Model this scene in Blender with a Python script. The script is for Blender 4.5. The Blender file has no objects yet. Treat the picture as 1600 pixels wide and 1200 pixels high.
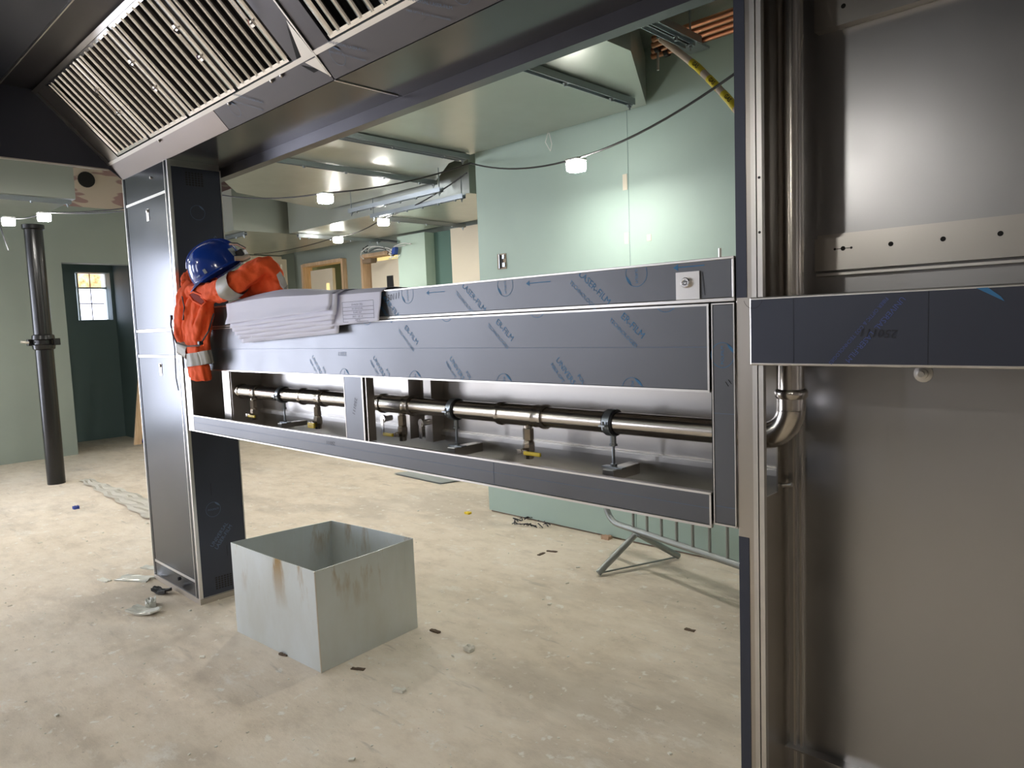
import bpy, bmesh, math, random
from mathutils import Vector, Matrix
from math import sin, cos, pi, radians as R
random.seed(7)
SC = bpy.context.scene
COL = SC.collection

# ---------------------------------------------------------------- camera
F = 1123.76; YAW, PIT, ROL = -0.76918, -0.08517, -0.0376; CAMH = 1.5
_f = Vector((sin(YAW)*cos(PIT), cos(YAW)*cos(PIT), sin(PIT)))
_r = Vector((cos(YAW), -sin(YAW), 0)); _u = _r.cross(_f)
_r2 = _r*cos(ROL) + _u*sin(ROL); _u2 = _u*cos(ROL) - _r*sin(ROL)
cd = bpy.data.cameras.new('camera'); cam = bpy.data.objects.new('camera', cd); COL.objects.link(cam)
cd.sensor_width = 36; cd.lens = F/1600*36; cd.clip_start = .02; cd.clip_end = 100
mt = Matrix((_r2, _u2, -_f)).transposed().to_4x4(); mt.translation = (0, 0, CAMH); cam.matrix_world = mt
SC.camera = cam
def at(px, py, **k):
    """the point in the room seen at a photograph position, on the plane x=, y= or z="""
    d = _r2*((px-800)/F) + _u2*((600-py)/F) + _f
    a, v = list(k.items())[0]; i = 'xyz'.index(a); c = Vector((0, 0, CAMH))
    return c + d*((v-c[i])/d[i])

# ---------------------------------------------------------------- world, light, exposure
W = bpy.data.worlds.new('world'); SC.world = W; W.use_nodes = True
W.node_tree.nodes['Background'].inputs[0].default_value = (.75, .85, 1, 1)
W.node_tree.nodes['Background'].inputs[1].default_value = 1.0
SC.view_settings.view_transform = 'Standard'; SC.view_settings.look = 'None'
SC.view_settings.gamma = 1; SC.view_settings.use_curve_mapping = False
SC.view_settings.exposure = 1.3
def area(name, loc, rot, sx, sy, power, col, spread=180):
    l = bpy.data.lights.new(name, 'AREA'); l.shape = 'RECTANGLE'; l.size = sx; l.size_y = sy; l.energy = power; l.color = col
    l.spread = R(spread)
    o = bpy.data.objects.new(name, l); COL.objects.link(o); o.location = loc; o.rotation_euler = rot; return o
# daylight through the glazed openings of the side wall and of the wall behind the camera
area('daylight_left', (-10.75, -2.45, 1.45), (0, R(-90), 0), 2.3, 2.9, 100, (.80, .86, 1))
area('daylight_near', (-9.3, -5.4, 1.7), (R(90), 0, 0), 1.1, 1.8, 30, (.86, .90, 1))
area('daylight_near_right', (-6.3, -5.4, 1.7), (R(90), 0, 0), .5, 1.8, 13, (.86, .90, 1))
LAMP = 300
# ---------------------------------------------------------------- materials
def mat(name, col, rough=.6, metal=0, **k):
    m = bpy.data.materials.new(name); m.use_nodes = True
    b = m.node_tree.nodes['Principled BSDF']
    b.inputs['Base Color'].default_value = (*col, 1); b.inputs['Roughness'].default_value = rough; b.inputs['Metallic'].default_value = metal
    for a, v in k.items():
        b.inputs[a.replace('_', ' ')].default_value = v
    return m
def nodes(m): return m.node_tree.nodes, m.node_tree.links, m.node_tree.nodes['Principled BSDF']
def noise(m, scale, detail=4, vec=(1, 1, 1), rough=.6, off=(0, 0, 0)):
    n, l, b = nodes(m)
    tc = n.new('ShaderNodeTexCoord'); mp = n.new('ShaderNodeMapping'); mp.inputs['Scale'].default_value = vec; mp.inputs['Location'].default_value = off
    no = n.new('ShaderNodeTexNoise'); no.inputs['Scale'].default_value = scale; no.inputs['Detail'].default_value = detail; no.inputs['Roughness'].default_value = rough
    l.new(tc.outputs['Object'], mp.inputs[0]); l.new(mp.outputs[0], no.inputs['Vector']); return no.outputs['Fac']
def ramp(m, fac, stops):
    n, l, b = nodes(m); r = n.new('ShaderNodeValToRGB'); l.new(fac, r.inputs[0])
    e = r.color_ramp.elements
    while len(e) < len(stops): e.new(.5)
    for q, (p, c) in zip(e, stops): q.position = p; q.color = (*c, 1) if len(c) == 3 else c
    return r.outputs[0]
def mix(m, fac, a, bb, mode='MIX'):
    n, l, b = nodes(m); x = n.new('ShaderNodeMix'); x.data_type = 'RGBA'; x.blend_type = mode
    for s, v in ((0, fac), (6, a), (7, bb)):
        if isinstance(v, (int, float)): x.inputs[s].default_value = v
        elif isinstance(v, tuple): x.inputs[s].default_value = (*v, 1)
        else: l.new(v, x.inputs[s])
    return x.outputs[2]
def setc(m, s): nodes(m)[1].new(s, nodes(m)[2].inputs['Base Color'])
def bump(m, s, strength=.2, dist=.01):
    n, l, b = nodes(m); x = n.new('ShaderNodeBump'); x.inputs['Strength'].default_value = strength; x.inputs['Distance'].default_value = dist
    l.new(s, x.inputs['Height']); l.new(x.outputs[0], b.inputs['Normal'])
def rramp(m, fac, lo, hi):
    n, l, b = nodes(m); x = n.new('ShaderNodeMapRange'); x.inputs[3].default_value = lo; x.inputs[4].default_value = hi
    x.inputs[1].default_value = .3; x.inputs[2].default_value = .7
    l.new(fac, x.inputs[0]); l.new(x.outputs[0], b.inputs['Roughness'])

def brushed(name, col, r0, r1, vec, metal=1, bs=.02):
    m = mat(name, col, r0, metal)
    f = noise(m, 60, 3, vec); g = noise(m, 2.2, 4)
    rramp(m, g, r0, r1)
    c = tuple(v*.88 for v in col)
    setc(m, mix(m, g, c, col)); bump(m, f, bs, .002)
    return m
STEEL = brushed('brushed_steel', (.60, .57, .53), .275, .34, (.15, 1, 1))
STEELV = brushed('brushed_steel_upright', (.52, .48, .43), .275, .34, (1, 1, .04))
PANEL = brushed('satin_steel_panel', (.46, .455, .46), .28, .36, (1, 1, .1))
TRIM = brushed('bright_steel_edge', (.72, .69, .65), .28, .4, (1, 1, 1))
POLISH = brushed('polished_steel', (.95, .92, .89), .14, .22, (1, 1, 1), bs=.01)
PIPE = brushed('steel_pipe', (.62, .57, .51), .18, .255, (.1, 1, 1), bs=.01)
FILM = brushed('blue_grey_film', (.135, .138, .147), .32, .42, (1, 1, 1), metal=.7)
FILM2 = brushed('dark_blue_film', (.05, .055, .075), .38, .48, (1, 1, 1), metal=.5)
FILMC = brushed('column_film', (.085, .09, .10), .19, .25, (1, 1, 1), metal=.85)
HOODF = brushed('hood_film', (.12, .116, .128), .28, .34, (1, 1, 1), metal=.85, bs=.03)
STEELG = brushed('bare_hood_steel', (.36, .32, .31), .28, .34, (.15, 1, 1), bs=.03)
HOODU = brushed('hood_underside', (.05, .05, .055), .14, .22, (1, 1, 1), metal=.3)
GALV = mat('galvanised_duct', (.44, .46, .41), .3, .7)
rramp(GALV, noise(GALV, 5, 3), .28, .36)
ZINC = mat('zinc_strut', (.36, .39, .41), .32, .9)
BOXM = mat('galvanised_box', (.56, .60, .60), .42, .55)
f1 = noise(BOXM, 3.2, 5, (1, 1, .5), off=(3.1, 0, 0)); f2 = noise(BOXM, 9, 5, (1, 1, .25))
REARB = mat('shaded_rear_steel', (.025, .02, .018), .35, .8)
DARK = mat('dark_void', (.012, .011, .010), .8)
BLACKR = mat('black_rubber', (.02, .02, .022), .45)
IRON = mat('black_iron', (.008, .0075, .007), .25, 0)
BRASS = mat('nickel_brass', (.55, .48, .40), .22, 1)
YEL = mat('yellow_plastic', (.85, .62, .03), .4)
COP = brushed('copper', (.72, .33, .20), .28, .4, (.2, 1, 1))
BLUE = mat('blue_ink', (.03, .16, .33), .6)
INKD = mat('faint_blue_ink', (.10, .15, .24), .6)
BLACKI = mat('black_ink', (.01, .01, .015), .6)
WHITEP = mat('white_plastic', (.75, .75, .72), .5)
ORANGE = mat('orange_cloth', (.95, .12, .025), .85)
bump(ORANGE, noise(ORANGE, 60, 5), .5, .006)
REFL = mat('grey_reflective_band', (.34, .32, .27), .5, .1)
HAT = mat('blue_hat_plastic', (.012, .055, .36), .16, 0, Coat_Weight=.5)
PAPER = mat('drawing_paper', (.82, .82, .95), .75)
WOOD = mat('raw_timber', (.55, .36, .2), .7)
setc(WOOD, ramp(WOOD, noise(WOOD, 6, 4, (8, 8, .6)), [(.3, (.55, .36, .20)), (.7, (.80, .58, .38))]))
CREAM = mat('cream_paint', (.78, .70, .55), .6)
PINK = mat('pink_board', (.5, .3, .28), .8)
setc(PINK, ramp(PINK, noise(PINK, 3.2, 2, (1, .5, 1.6)), [(.52, (.42, .27, .25)), (.55, (.66, .56, .46))]))
PINK.node_tree.nodes['Color Ramp'].color_ramp.interpolation = 'EASE'
def mint(name, col):
    m = mat(name, col, .62)
    setc(m, mix(m, ramp(m, noise(m, 1.3, 5), [(.35, (0, 0, 0)), (.7, (1, 1, 1))]), tuple(v*.93 for v in col), col)); return m
MINT = mint('mint_board', (.385, .50, .44))
MINTD = mint('teal_board', (.15, .22, .22))
MINTL = mint('grey_green_board', (.34, .39, .345))
DULL = mint('old_dull_plaster', (.22, .20, .185))
DAY = mat('daylit_glass', (.8, .8, .9), .4); DAY.node_tree.nodes['Principled BSDF'].inputs['Emission Color'].default_value = (.78, .80, 1, 1); DAY.node_tree.nodes['Principled BSDF'].inputs['Emission Strength'].default_value = 1.5
AMB = mat('amber_glass', (.9, .5, .2), .4)
n_, l_, b_ = nodes(AMB)
c_ = ramp(AMB, noise(AMB, 14, 4), [(.3, (.45, .2, .07)), (.55, (1, .62, .33)), (.75, (1, .9, .7))]); setc(AMB, c_); l_.new(c_, b_.inputs['Emission Color']); b_.inputs['Emission Strength'].default_value = .9
GLOWS = mat('lamp_side', (1, 1, 1), .4); b_ = nodes(GLOWS)[2]; b_.inputs['Emission Color'].default_value = (1, .97, .92, 1); b_.inputs['Emission Strength'].default_value = 22
GLOW = mat('lamp_glow', (1, 1, 1), .4); b_ = nodes(GLOW)[2]; b_.inputs['Emission Color'].default_value = (1, .965, .90, 1); b_.inputs['Emission Strength'].default_value = LAMP
WARM = mat('warm_room_glow', (.9, .75, .35), .6); b_ = nodes(WARM)[2]; b_.inputs['Emission Color'].default_value = (1, .8, .35, 1); b_.inputs['Emission Strength'].default_value = .35  # emission stands in for warm light in the room beyond
# concrete floor
CONC = mat('dusty_concrete', (.5, .45, .38), .72)
a = noise(CONC, .9, 6, (1, 1, 1), .62); b2 = noise(CONC, 5, 6, (1, 1.6, 1), .7); c3 = noise(CONC, 16, 3); d4 = noise(CONC, 55, 2)
cc = ramp(CONC, a, [(.3, (.64, .53, .40)), (.5, (.77, .66, .53)), (.7, (.81, .72, .61))])
cc = mix(CONC, .38, cc, ramp(CONC, b2, [(.32, (.47, .39, .30)), (.50, (.76, .66, .53)), (.68, (.88, .80, .69))]))
e5 = noise(CONC, .55, 5, (1, 2.2, 1), .65, off=(4, 7, 0))
cc = mix(CONC, ramp(CONC, e5, [(.38, (.42, .42, .42)), (.5, (0, 0, 0))]), cc, (.40, .34, .27))
cc = mix(CONC, ramp(CONC, noise(CONC, 2.6, 6, (1, 1.5, 1), .75, off=(1, 2, 0)), [(.58, (0, 0, 0)), (.68, (.55, .55, .55))]), cc, (.86, .82, .75))
cc = mix(CONC, ramp(CONC, c3, [(.62, (0, 0, 0)), (.69, (.7, .7, .7))]), cc, (.86, .83, .76))
cc = mix(CONC, ramp(CONC, noise(CONC, 7, 5, (.35, 1.9, 1), .6, off=(9, 3, 0)), [(.64, (0, 0, 0)), (.70, (.4, .4, .4))]), cc, (.38, .33, .27))
cc = mix(CONC, ramp(CONC, d4, [(.70, (0, 0, 0)), (.74, (.6, .6, .6))]), cc, (.25, .21, .17))
setc(CONC, cc); bump(CONC, b2, .25, .02)
# stained box colours
n_, l_, b_ = nodes(BOXM)
tc = n_.new('ShaderNodeTexCoord'); sp = n_.new('ShaderNodeSeparateXYZ'); l_.new(tc.outputs['Object'], sp.inputs[0])
mr = n_.new('ShaderNodeMapRange'); l_.new(sp.outputs[2], mr.inputs[0]); mr.inputs[1].default_value = .22; mr.inputs[2].default_value = .45
mm = n_.new('ShaderNodeMath'); mm.operation = 'MULTIPLY'
st = ramp(BOXM, f2, [(.54, (0, 0, 0)), (.66, (1, 1, 1))]); l_.new(mr.outputs[0], mm.inputs[0]); l_.new(st, mm.inputs[1])
bc = mix(BOXM, ramp(BOXM, f1, [(.35, (0, 0, 0)), (.65, (1, 1, 1))]), (.60, .63, .61), (.68, .73, .75))
setc(BOXM, mix(BOXM, mm.outputs[0], bc, (.36, .24, .10)))

# ---------------------------------------------------------------- mesh helpers
class MB:
    def __init__(s): s.bm = bmesh.new()
    def box(s, x0, x1, y0, y1, z0, z1):
        v = [s.bm.verts.new((x, y, z)) for x in (x0, x1) for y in (y0, y1) for z in (z0, z1)]
        for f in ((0, 1, 3, 2), (4, 6, 7, 5), (0, 4, 5, 1), (2, 3, 7, 6), (0, 2, 6, 4), (1, 5, 7, 3)): s.bm.faces.new([v[i] for i in f])
        return s
    def obox(s, c, ax, ay, az, hx, hy, hz):
        c = Vector(c); ax, ay, az = (Vector(q).normalized() for q in (ax, ay, az))
        v = [s.bm.verts.new(c+ax*(i*hx)+ay*(j*hy)+az*(k*hz)) for i in (-1, 1) for j in (-1, 1) for k in (-1, 1)]
        for f in ((0, 1, 3, 2), (4, 6, 7, 5), (0, 4, 5, 1), (2, 3, 7, 6), (0, 2, 6, 4), (1, 5, 7, 3)): s.bm.faces.new([v[i] for i in f])
        return s
    def prism(s, pts, axis, a, b):
        """pts: 2D outline in the plane normal to axis; extruded from a to b"""
        def P(p, q): return {'x': (q, p[0], p[1]), 'y': (p[0], q, p[1]), 'z': (p[0], p[1], q)}[axis]
        A = [s.bm.verts.new(P(p, a)) for p in pts]; B = [s.bm.verts.new(P(p, b)) for p in pts]; n = len(pts)
        s.bm.faces.new(A); s.bm.faces.new(B[::-1])
        for i in range(n): s.bm.faces.new((A[i], B[i], B[(i+1) % n], A[(i+1) % n]))
        return s
    def loft(s, rings, cap=True, closed=True):
        RR = [[s.bm.verts.new(p) for p in r] for r in rings]
        for a, b in zip(RR, RR[1:]):
            n = len(a)
            for i in range(n if closed else n-1):
                s.bm.faces.new((a[i], a[(i+1) % n], b[(i+1) % n], b[i]))
        if cap and closed: s.bm.faces.new(RR[0][::-1]); s.bm.faces.new(RR[-1])
        return s
    def lathe(s, c, axis, prof, seg=24, cap=True):
        """prof: list of (distance along axis, radius)"""
        axis = Vector(axis).normalized(); c = Vector(c)
        t = Vector((0, 0, 1)) if abs(axis.z) < .9 else Vector((1, 0, 0)); u = axis.cross(t).normalized(); w = axis.cross(u)
        return s.loft([[c+axis*d+(u*cos(2*pi*k/seg)+w*sin(2*pi*k/seg))*max(r, 1e-5) for k in range(seg)] for d, r in prof], cap)
    def tube(s, pts, r, seg=8, cap=True):
        pts = [Vector(p) for p in pts]; rings = []; u = None
        for i, p in enumerate(pts):
            d = (pts[min(i+1, len(pts)-1)]-pts[max(i-1, 0)]).normalized()
            if u is None:
                t = Vector((0, 0, 1)) if abs(d.z) < .9 else Vector((1, 0, 0)); u = d.cross(t).normalized()
            u = (u-d*u.dot(d)).normalized(); w = d.cross(u); rr = r[i] if isinstance(r, (list, tuple)) else r
            rings.append([p+(u*cos(2*pi*k/seg)+w*sin(2*pi*k/seg))*rr for k in range(seg)])
        return s.loft(rings, cap)
    def build(s, name, m, parent=None, root=None, smooth=False, bevel=0):
        """one mesh object; coordinates were given in the room's frame and become local to the thing's base"""
        bmesh.ops.recalc_face_normals(s.bm, faces=s.bm.faces)
        off = base(parent) if parent else (Vector(root) if root else Vector((0, 0, 0)))
        bmesh.ops.translate(s.bm, verts=s.bm.verts, vec=-off)
        me = bpy.data.meshes.new(name); s.bm.to_mesh(me); s.bm.free()
        if smooth:
            for p in me.polygons: p.use_smooth = True
        o = bpy.data.objects.new(name, me); COL.objects.link(o)
        me.materials.append(m)
        if parent: o.parent = parent
        else: o.location = off
        if bevel:
            b = o.modifiers.new('bevel', 'BEVEL'); b.width = bevel; b.segments = 2; b.limit_method = 'ANGLE'
        if smooth:
            try: me.set_sharp_from_angle(angle=R(38))
            except Exception: pass
        return o
def base(o):
    p = Vector((0, 0, 0))
    while o: p += o.location; o = o.parent
    return p
def tag(o, label, cat, group=None, kind=None):
    o['label'] = label; o['category'] = cat
    if group: o['group'] = group
    if kind: o['kind'] = kind
    return o
def thing(name, label, cat, loc, group=None):
    o = bpy.data.objects.new(name, None); COL.objects.link(o); o.location = loc; o.empty_display_size = .1
    return tag(o, label, cat, group)
def struct(o): o['kind'] = 'structure'; return o
def dup(root, delta, label, parent=None):
    c = root.copy(); COL.objects.link(c)
    if parent: c.parent = parent
    else: c.location = root.location+Vector(delta); c['label'] = label
    for ch in root.children: dup(ch, None, None, c)
    return c
def text_mesh(s, size, c, ux, uy, ext=.0004, shear=0, bold=0, align='CENTER'):
    cu = bpy.data.curves.new('t', 'FONT'); cu.body = s; cu.size = size; cu.align_x = align; cu.align_y = 'CENTER'; cu.shear = shear; cu.offset = bold; cu.resolution_u = 2
    o = bpy.data.objects.new('t', cu); COL.objects.link(o)
    me = bpy.data.meshes.new_from_object(o.evaluated_get(bpy.context.evaluated_depsgraph_get()))
    bpy.data.objects.remove(o); bpy.data.curves.remove(cu)
    ux = Vector(ux).normalized(); uy = Vector(uy).normalized(); c = Vector(c); out = MB()
    vs = [out.bm.verts.new(c+ux*v.co.x+uy*v.co.y) for v in me.vertices]
    for p in me.polygons:
        try: out.bm.faces.new([vs[i] for i in p.vertices])
        except ValueError: pass
    bpy.data.meshes.remove(me); return out
def join(a, b):
    me = bpy.data.meshes.new('j'); b.bm.to_mesh(me); b.bm.free(); a.bm.from_mesh(me); bpy.data.meshes.remove(me); return a
def rot2(ang, U, V):
    U = Vector(U); V = Vector(V); return U*cos(ang)+V*sin(ang), V*cos(ang)-U*sin(ang)
FX, FZ = Vector((1, 0, 0)), Vector((0, 0, 1))
def print_text(name, s, size, c, deg, parent, m=BLUE, U=FX, V=FZ, **k):
    ux, uy = rot2(R(deg), U, V); o = text_mesh(s, size, c, ux, uy, **k).build(name, m, parent); return o
def logo(c, r, parent, deg=90, m=BLUE, U=FX, V=FZ, word='POLIFILM', a0=0, a1=360, zmin=-9, zmax=9, leafdeg=50):
    """thin printed ring with a leaf stroke and a word across it; clipped to a band between zmin and zmax"""
    b = MB(); c = Vector(c); U = Vector(U); V = Vector(V); n = 40
    for k in range(n):
        t0, t1 = 2*pi*k/n, 2*pi*(k+1)/n
        q = [c+(U*cos(t)+V*sin(t))*rr for t, rr in ((t0, r), (t1, r), (t1, r*.96), (t0, r*.96))]
        if all(zmin < p.z < zmax for p in q): b.bm.faces.new([b.bm.verts.new(p) for p in q])
    la = R(leafdeg); e1 = U*cos(la)+V*sin(la); e2 = V*cos(la)-U*sin(la); cc2 = c+e1*r*.82
    pts = [(-.45, 0), (-.2, .13), (.2, .16), (.5, .05), (.2, -.04), (-.15, -.05)]
    P = [cc2+e2*(x*r)+e1*(y*r) for x, y in pts]
    if all(zmin < p.z < zmax for p in P): b.bm.faces.new([b.bm.verts.new(p) for p in P])
    ux, uy = rot2(R(deg), U, V)
    t = text_mesh(word, r*.36, c, ux, uy)
    t.bm.verts.ensure_lookup_table()
    for f in list(t.bm.faces):
        if not all(zmin < v.co.z < zmax for v in f.verts): t.bm.faces.remove(f)
    join(b, t); return b.build('logo_print', m, parent)

# ================================================================ SETTING
def sbox(name, m, *bx):
    b = MB()
    for q in bx: b.box(*q)
    return struct(b.build(name, m))
sbox('floor', CONC, (-12.5, 3.2, -5.6, 7.6, -.15, 0))
sbox('ceiling', MINTL, (-12.5, 3.2, -5.6, 7.6, 3.9, 4.0))
sbox('wall_front', MINT, (-4.1, 3.2, 3.92, 4.1, .012, 3.9), (-4.1, -3.98, 4.1, 6, .012, 3.9))
sbox('trim_1', mat('plinth_dust', (.26, .17, .13), .8), (-4.09, 3.2, 3.935, 4.09, 0, .012))
wl = sbox('wall_left', MINTL, (-10.75, -10.55, 1.95, 2.72, 0, 3.2), (-10.75, -10.55, 2.72, 3.62, 2.48, 3.2), (-10.75, -10.55, 3.62, 6, 0, 3.2),
     (-11.2, -11.0, -.9, 1.95, 0, 3.9), (-11.2, -11.0, -5.6, -4.0, 0, 3.9), (-11.2, -11.0, -4.0, -.9, 2.7, 3.9), (-11.2, -11.0, -4.0, -.9, 0, .22), (-11.2, -10.55, 1.85, 1.95, 0, 3.9))
b = MB().box(-10.76, -10.53, 1.95, 6, 3.2, 3.9).build('plaster_board', PINK, wl); b['label'] = 'pink upper boarding with cream filler patches'
MB().lathe((-10.52, 3.08, 3.55), (1, 0, 0), [(0, .10), (.02, .10)], 20).build('pipe_hole', DARK, wl)
sbox('wall_alcove', MINTD, (-12.0, -11.8, 2.3, 3.2, 0, 2.9), (-12.0, -11.8, 3.66, 3.9, 0, 2.9), (-12.0, -11.8, 3.2, 3.66, 0, 1.765), (-12.0, -11.8, 3.2, 3.66, 2.46, 2.9), (-11.8, -10.75, 3.7, 3.9, 0, 2.9), (-11.8, -10.75, 2.3, 2.5, 0, 2.9), (-11.8, -10.75, 2.5, 3.7, 2.7, 2.9))
sbox('wall_far', MINTL, (-10.75, -10.22, 6, 6.2, 0, 3.9), (-9.1, -8.6, 6, 6.2, 0, 3.9), (-7.5, -3.9, 6, 6.2, 0, 3.9), (-10.22, -9.1, 6, 6.2, 2.5, 3.9), (-8.6, -7.5, 6, 6.2, 2.5, 3.9), (-10.9, -6.8, 7.4, 7.5, 0, 3.9), (-10.9, -10.75, 6.2, 7.4, 0, 3.9), (-6.95, -6.8, 6.2, 7.4, 0, 3.9))
sbox('wall_right', DULL, (3.0, 3.2, -5.6, 3.92, 0, 3.9))
sbox('wall_near', DULL, (-11, -9.9, -5.6, -5.45, 0, 3.9), (-8.7, -6.6, -5.6, -5.45, 0, 3.9), (-6.0, 3.2, -5.6, -5.45, 0, 3.9), (-9.9, -8.7, -5.6, -5.45, 0, .7), (-9.9, -8.7, -5.6, -5.45, 2.7, 3.9), (-6.6, -6.0, -5.6, -5.45, 0, .7), (-6.6, -6.0, -5.6, -5.45, 2.7, 3.9))
# board joint and scuffs on the mint wall
b = MB().box(-2.695, -2.690, 3.9185, 3.925, .05, 3.1); j = struct(b.build('trim_2', mat('board_joint', (.24, .33, .30), .8)))
wp = MB().box(-2.735, -2.70, 3.917, 3.922, 2.32, 2.42).box(-2.73, -2.70, 3.917, 3.922, 1.98, 2.05).box(-2.56, -2.53, 3.917, 3.922, 1.98, 2.02); struct(wp.build('trim_3', mat('filler', (.66, .60, .48), .8)))
# protruding boards of the far wall
sbox('wall_pier', mint('pale_mint', (.52, .66, .56)), (-7.52, -6.97, 5.75, 6, 0, 2.65))
sbox('wall_cream_pier', CREAM, (-6.6, -3.98, 5.85, 6, 0, 2.65))
sbox('trim_4', mat('dark_gap', (.10, .18, .15), .8), (-6.97, -6.62, 5.9, 6, 0, 2.65))  # dark strip in the gap between the two piers
# alcove window with leaded panes
w = struct(MB().box(-12.08, -11.98, 3.26, 3.285, 1.765, 2.475).box(-12.08, -11.98, 3.66, 3.685, 1.765, 2.475).box(-12.08, -11.98, 3.285, 3.66, 1.755, 1.775).box(-12.08, -11.98, 3.285, 3.66, 2.46, 2.48).box(-12.05, -12.0, 3.26, 3.66, 2.235, 2.26).build('window_1', mat('window_frame', (.55, .58, .55), .5)))
for i in range(2):
    for k, (z0, z1) in enumerate(((2.262, 2.455), (2.02, 2.235), (1.78, 2.01))):
        y0 = 3.29+i*.165; MB().box(-12.045, -12.035, y0+.004, y0+.157, z0, z1).build('pane', AMB if k == 0 else DAY, w)
MB().box(-12.034, -12.02, 3.447, 3.457, 1.77, 2.46).box(-12.034, -12.02, 3.285, 3.62, 2.01, 2.022).build('glazing_bar', BLACKR, w)
# glazed opening in the side wall, glazed openings behind the camera
w = struct(MB().box(-11.0, -10.9, -4.05, -3.97, .2, 2.75).box(-11.0, -10.9, -.93, -.85, .2, 2.75).box(-11.0, -10.9, -3.97, -.93, 2.67, 2.75).box(-11.0, -10.9, -3.97, -.93, .2, .28).build('window_2', WHITEP))
MB().box(-11.02, -11.01, -3.97, -.93, .28, 2.67).build('pane', DAY, w)
for i, (x0, x1) in enumerate(((-9.9, -8.7), (-6.6, -6.0))):
    w = struct(MB().box(x0, x0+.07, -5.5, -5.42, .7, 2.7).box(x1-.07, x1, -5.5, -5.42, .7, 2.7).box(x0, x1, -5.5, -5.42, 2.63, 2.7).box(x0, x1, -5.5, -5.42, .7, .77).build('window_%d' % (i+3), WHITEP))
    MB().box(x0+.07, x1-.07, -5.52, -5.51, .77, 2.63).build('pane', DAY, w)
# far doors with raw timber casings
for nm, x0, x1, lx0, lx1 in (('door_1', -10.22, -9.1, -10.12, -9.5), ('door_2', -8.6, -7.5, -8.5, -7.85)):
    d = struct(MB().box(lx0, lx1, 6.02, 6.07, .01, 2.42).build(nm, CREAM))
    b = MB().box(x0-.025, x0+.025, 5.93, 6.1, 0, 2.52).box(x1-.025, x1+.025, 5.93, 6.1, 0, 2.52).box(x0+.025, x1-.025, 5.93, 6.1, 2.48, 2.53).build('door_casing', WOOD, d)
    g = (lx1-.16, lx1-.10) if nm == 'door_1' else (-8.13, -8.0)
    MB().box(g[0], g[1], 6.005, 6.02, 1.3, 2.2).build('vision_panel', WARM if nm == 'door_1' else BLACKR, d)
MB().box(-9.9, -8.7, 6.9, 6.95, 0, 3.0).build('door_glow_panel', WARM)['kind'] = 'structure'  # glowing panel added behind the first door for the yellow light there
MB().box(-7.8, -7.52, 6.3, 6.35, 0, 2.45).build('door_dark_sheet', DARK)['kind'] = 'structure'  # black sheet added behind the second door, shade of the gap as colour
d = struct(MB().box(-10.54, -10.5, 5.22, 5.72, .01, 2.55).build('door_3', MINTL))
MB().box(-10.54, -10.44, 5.14, 5.22, 0, 2.62).box(-10.54, -10.44, 5.72, 5.8, 0, 2.62).box(-10.54, -10.44, 5.22, 5.72, 2.54, 2.66).build('door_casing', CREAM, d)

# ================================================================ EXTRACTION HOOD
X0, X1 = -4.67, 1.6
hood = thing('extraction_hood', 'large stainless extraction hood with sloping filter bank overhead, resting on the columns', 'hood', (-2.5, 1.7, 2.4))
secs = [(X0, -3.262), (-3.256, -2.384), (-2.376, -.9), (-.895, X1)]
for a_, b_ in secs:
    MB().prism([(1.565, 2.43), (1.489, 2.512), (1.499, 2.522), (1.578, 2.437)], 'x', a_, b_).build('gutter_panel', STEELG if a_ == X0 else HOODF, hood)
for a_, b_ in ((X0, -2.382), (-2.376, X1)):
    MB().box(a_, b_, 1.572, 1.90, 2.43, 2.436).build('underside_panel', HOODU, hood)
MB().box(-2.383, -2.375, 1.566, 1.86, 2.426, 2.4299).build('seam_strip', TRIM, hood)
MB().box(X0, X1, 1.88, 1.884, 2.378, 2.43).box(X0, X1, 1.884, 1.93, 2.378, 2.384).box(X0, X1, 1.93, 1.934, 2.378, 3.2).build('rear_lip', HOODF, hood)
def sl(s, n=0): return (1.487-s*.70711-n*.70711, 2.515+s*.70711-n*.70711)     # a point on the 45 degree filter plane, n metres out of it
MB().prism([sl(-.014, -.01), sl(-.014, .006), sl(.004, .006), sl(.004, -.01)], 'x', X0, X1).build('lower_channel', TRIM, hood)
MB().prism([sl(.47, -.02), sl(.47, .006), sl(.492, .006), sl(.492, -.02)], 'x', X0, X1).build('upper_channel', STEEL, hood)
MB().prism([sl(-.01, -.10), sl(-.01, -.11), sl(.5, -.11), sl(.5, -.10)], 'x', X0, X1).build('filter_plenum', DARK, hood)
MB().prism([(1.155, 2.868), (.99, 2.868), (.99, 2.874), (1.155, 2.874)], 'x', X0, X1).build('top_panel', HOODF, hood)
MB().prism([(.99, 2.874), (.99, 2.862), (.984, 2.862), (.984, 2.874)], 'x', X0, X1).build('seam_strip', TRIM, hood)
MB().prism([(.984, 2.874), (.45, 3.05), (.45, 3.056), (.984, 2.88)], 'x', X0, X1).build('roof_panel', FILM2, hood)
MB().prism([(.45, 3.05), (-.1, 3.05), (-.1, 2.49), (-.104, 2.49), (-.104, 3.056), (.45, 3.056)], 'x', X0, X1).build('front_skirt', FILM2, hood)
MB().prism([(-.104, 2.487), (1.49, 2.487), (1.565, 2.43), (1.93, 2.43), (1.93, 3.1), (-.104, 3.1)], 'x', X0-.004, X0).build('end_panel', FILM2, hood)
MB().box(X0-.03, X0-.004, -.104, 1.5, 2.48, 2.50).build('end_lip', STEEL, hood)
MB().prism([sl(0, .004), sl(0, -.02), sl(.49, -.02), sl(.49, .004)], 'x', X0, X0+.035).build('end_strip', TRIM, hood)
MB().prism([sl(0, 0), sl(0, -.012), sl(.47, -.012), sl(.47, 0)], 'x', -4.62, -4.48).build('filler_panel', STEEL, hood)
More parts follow.
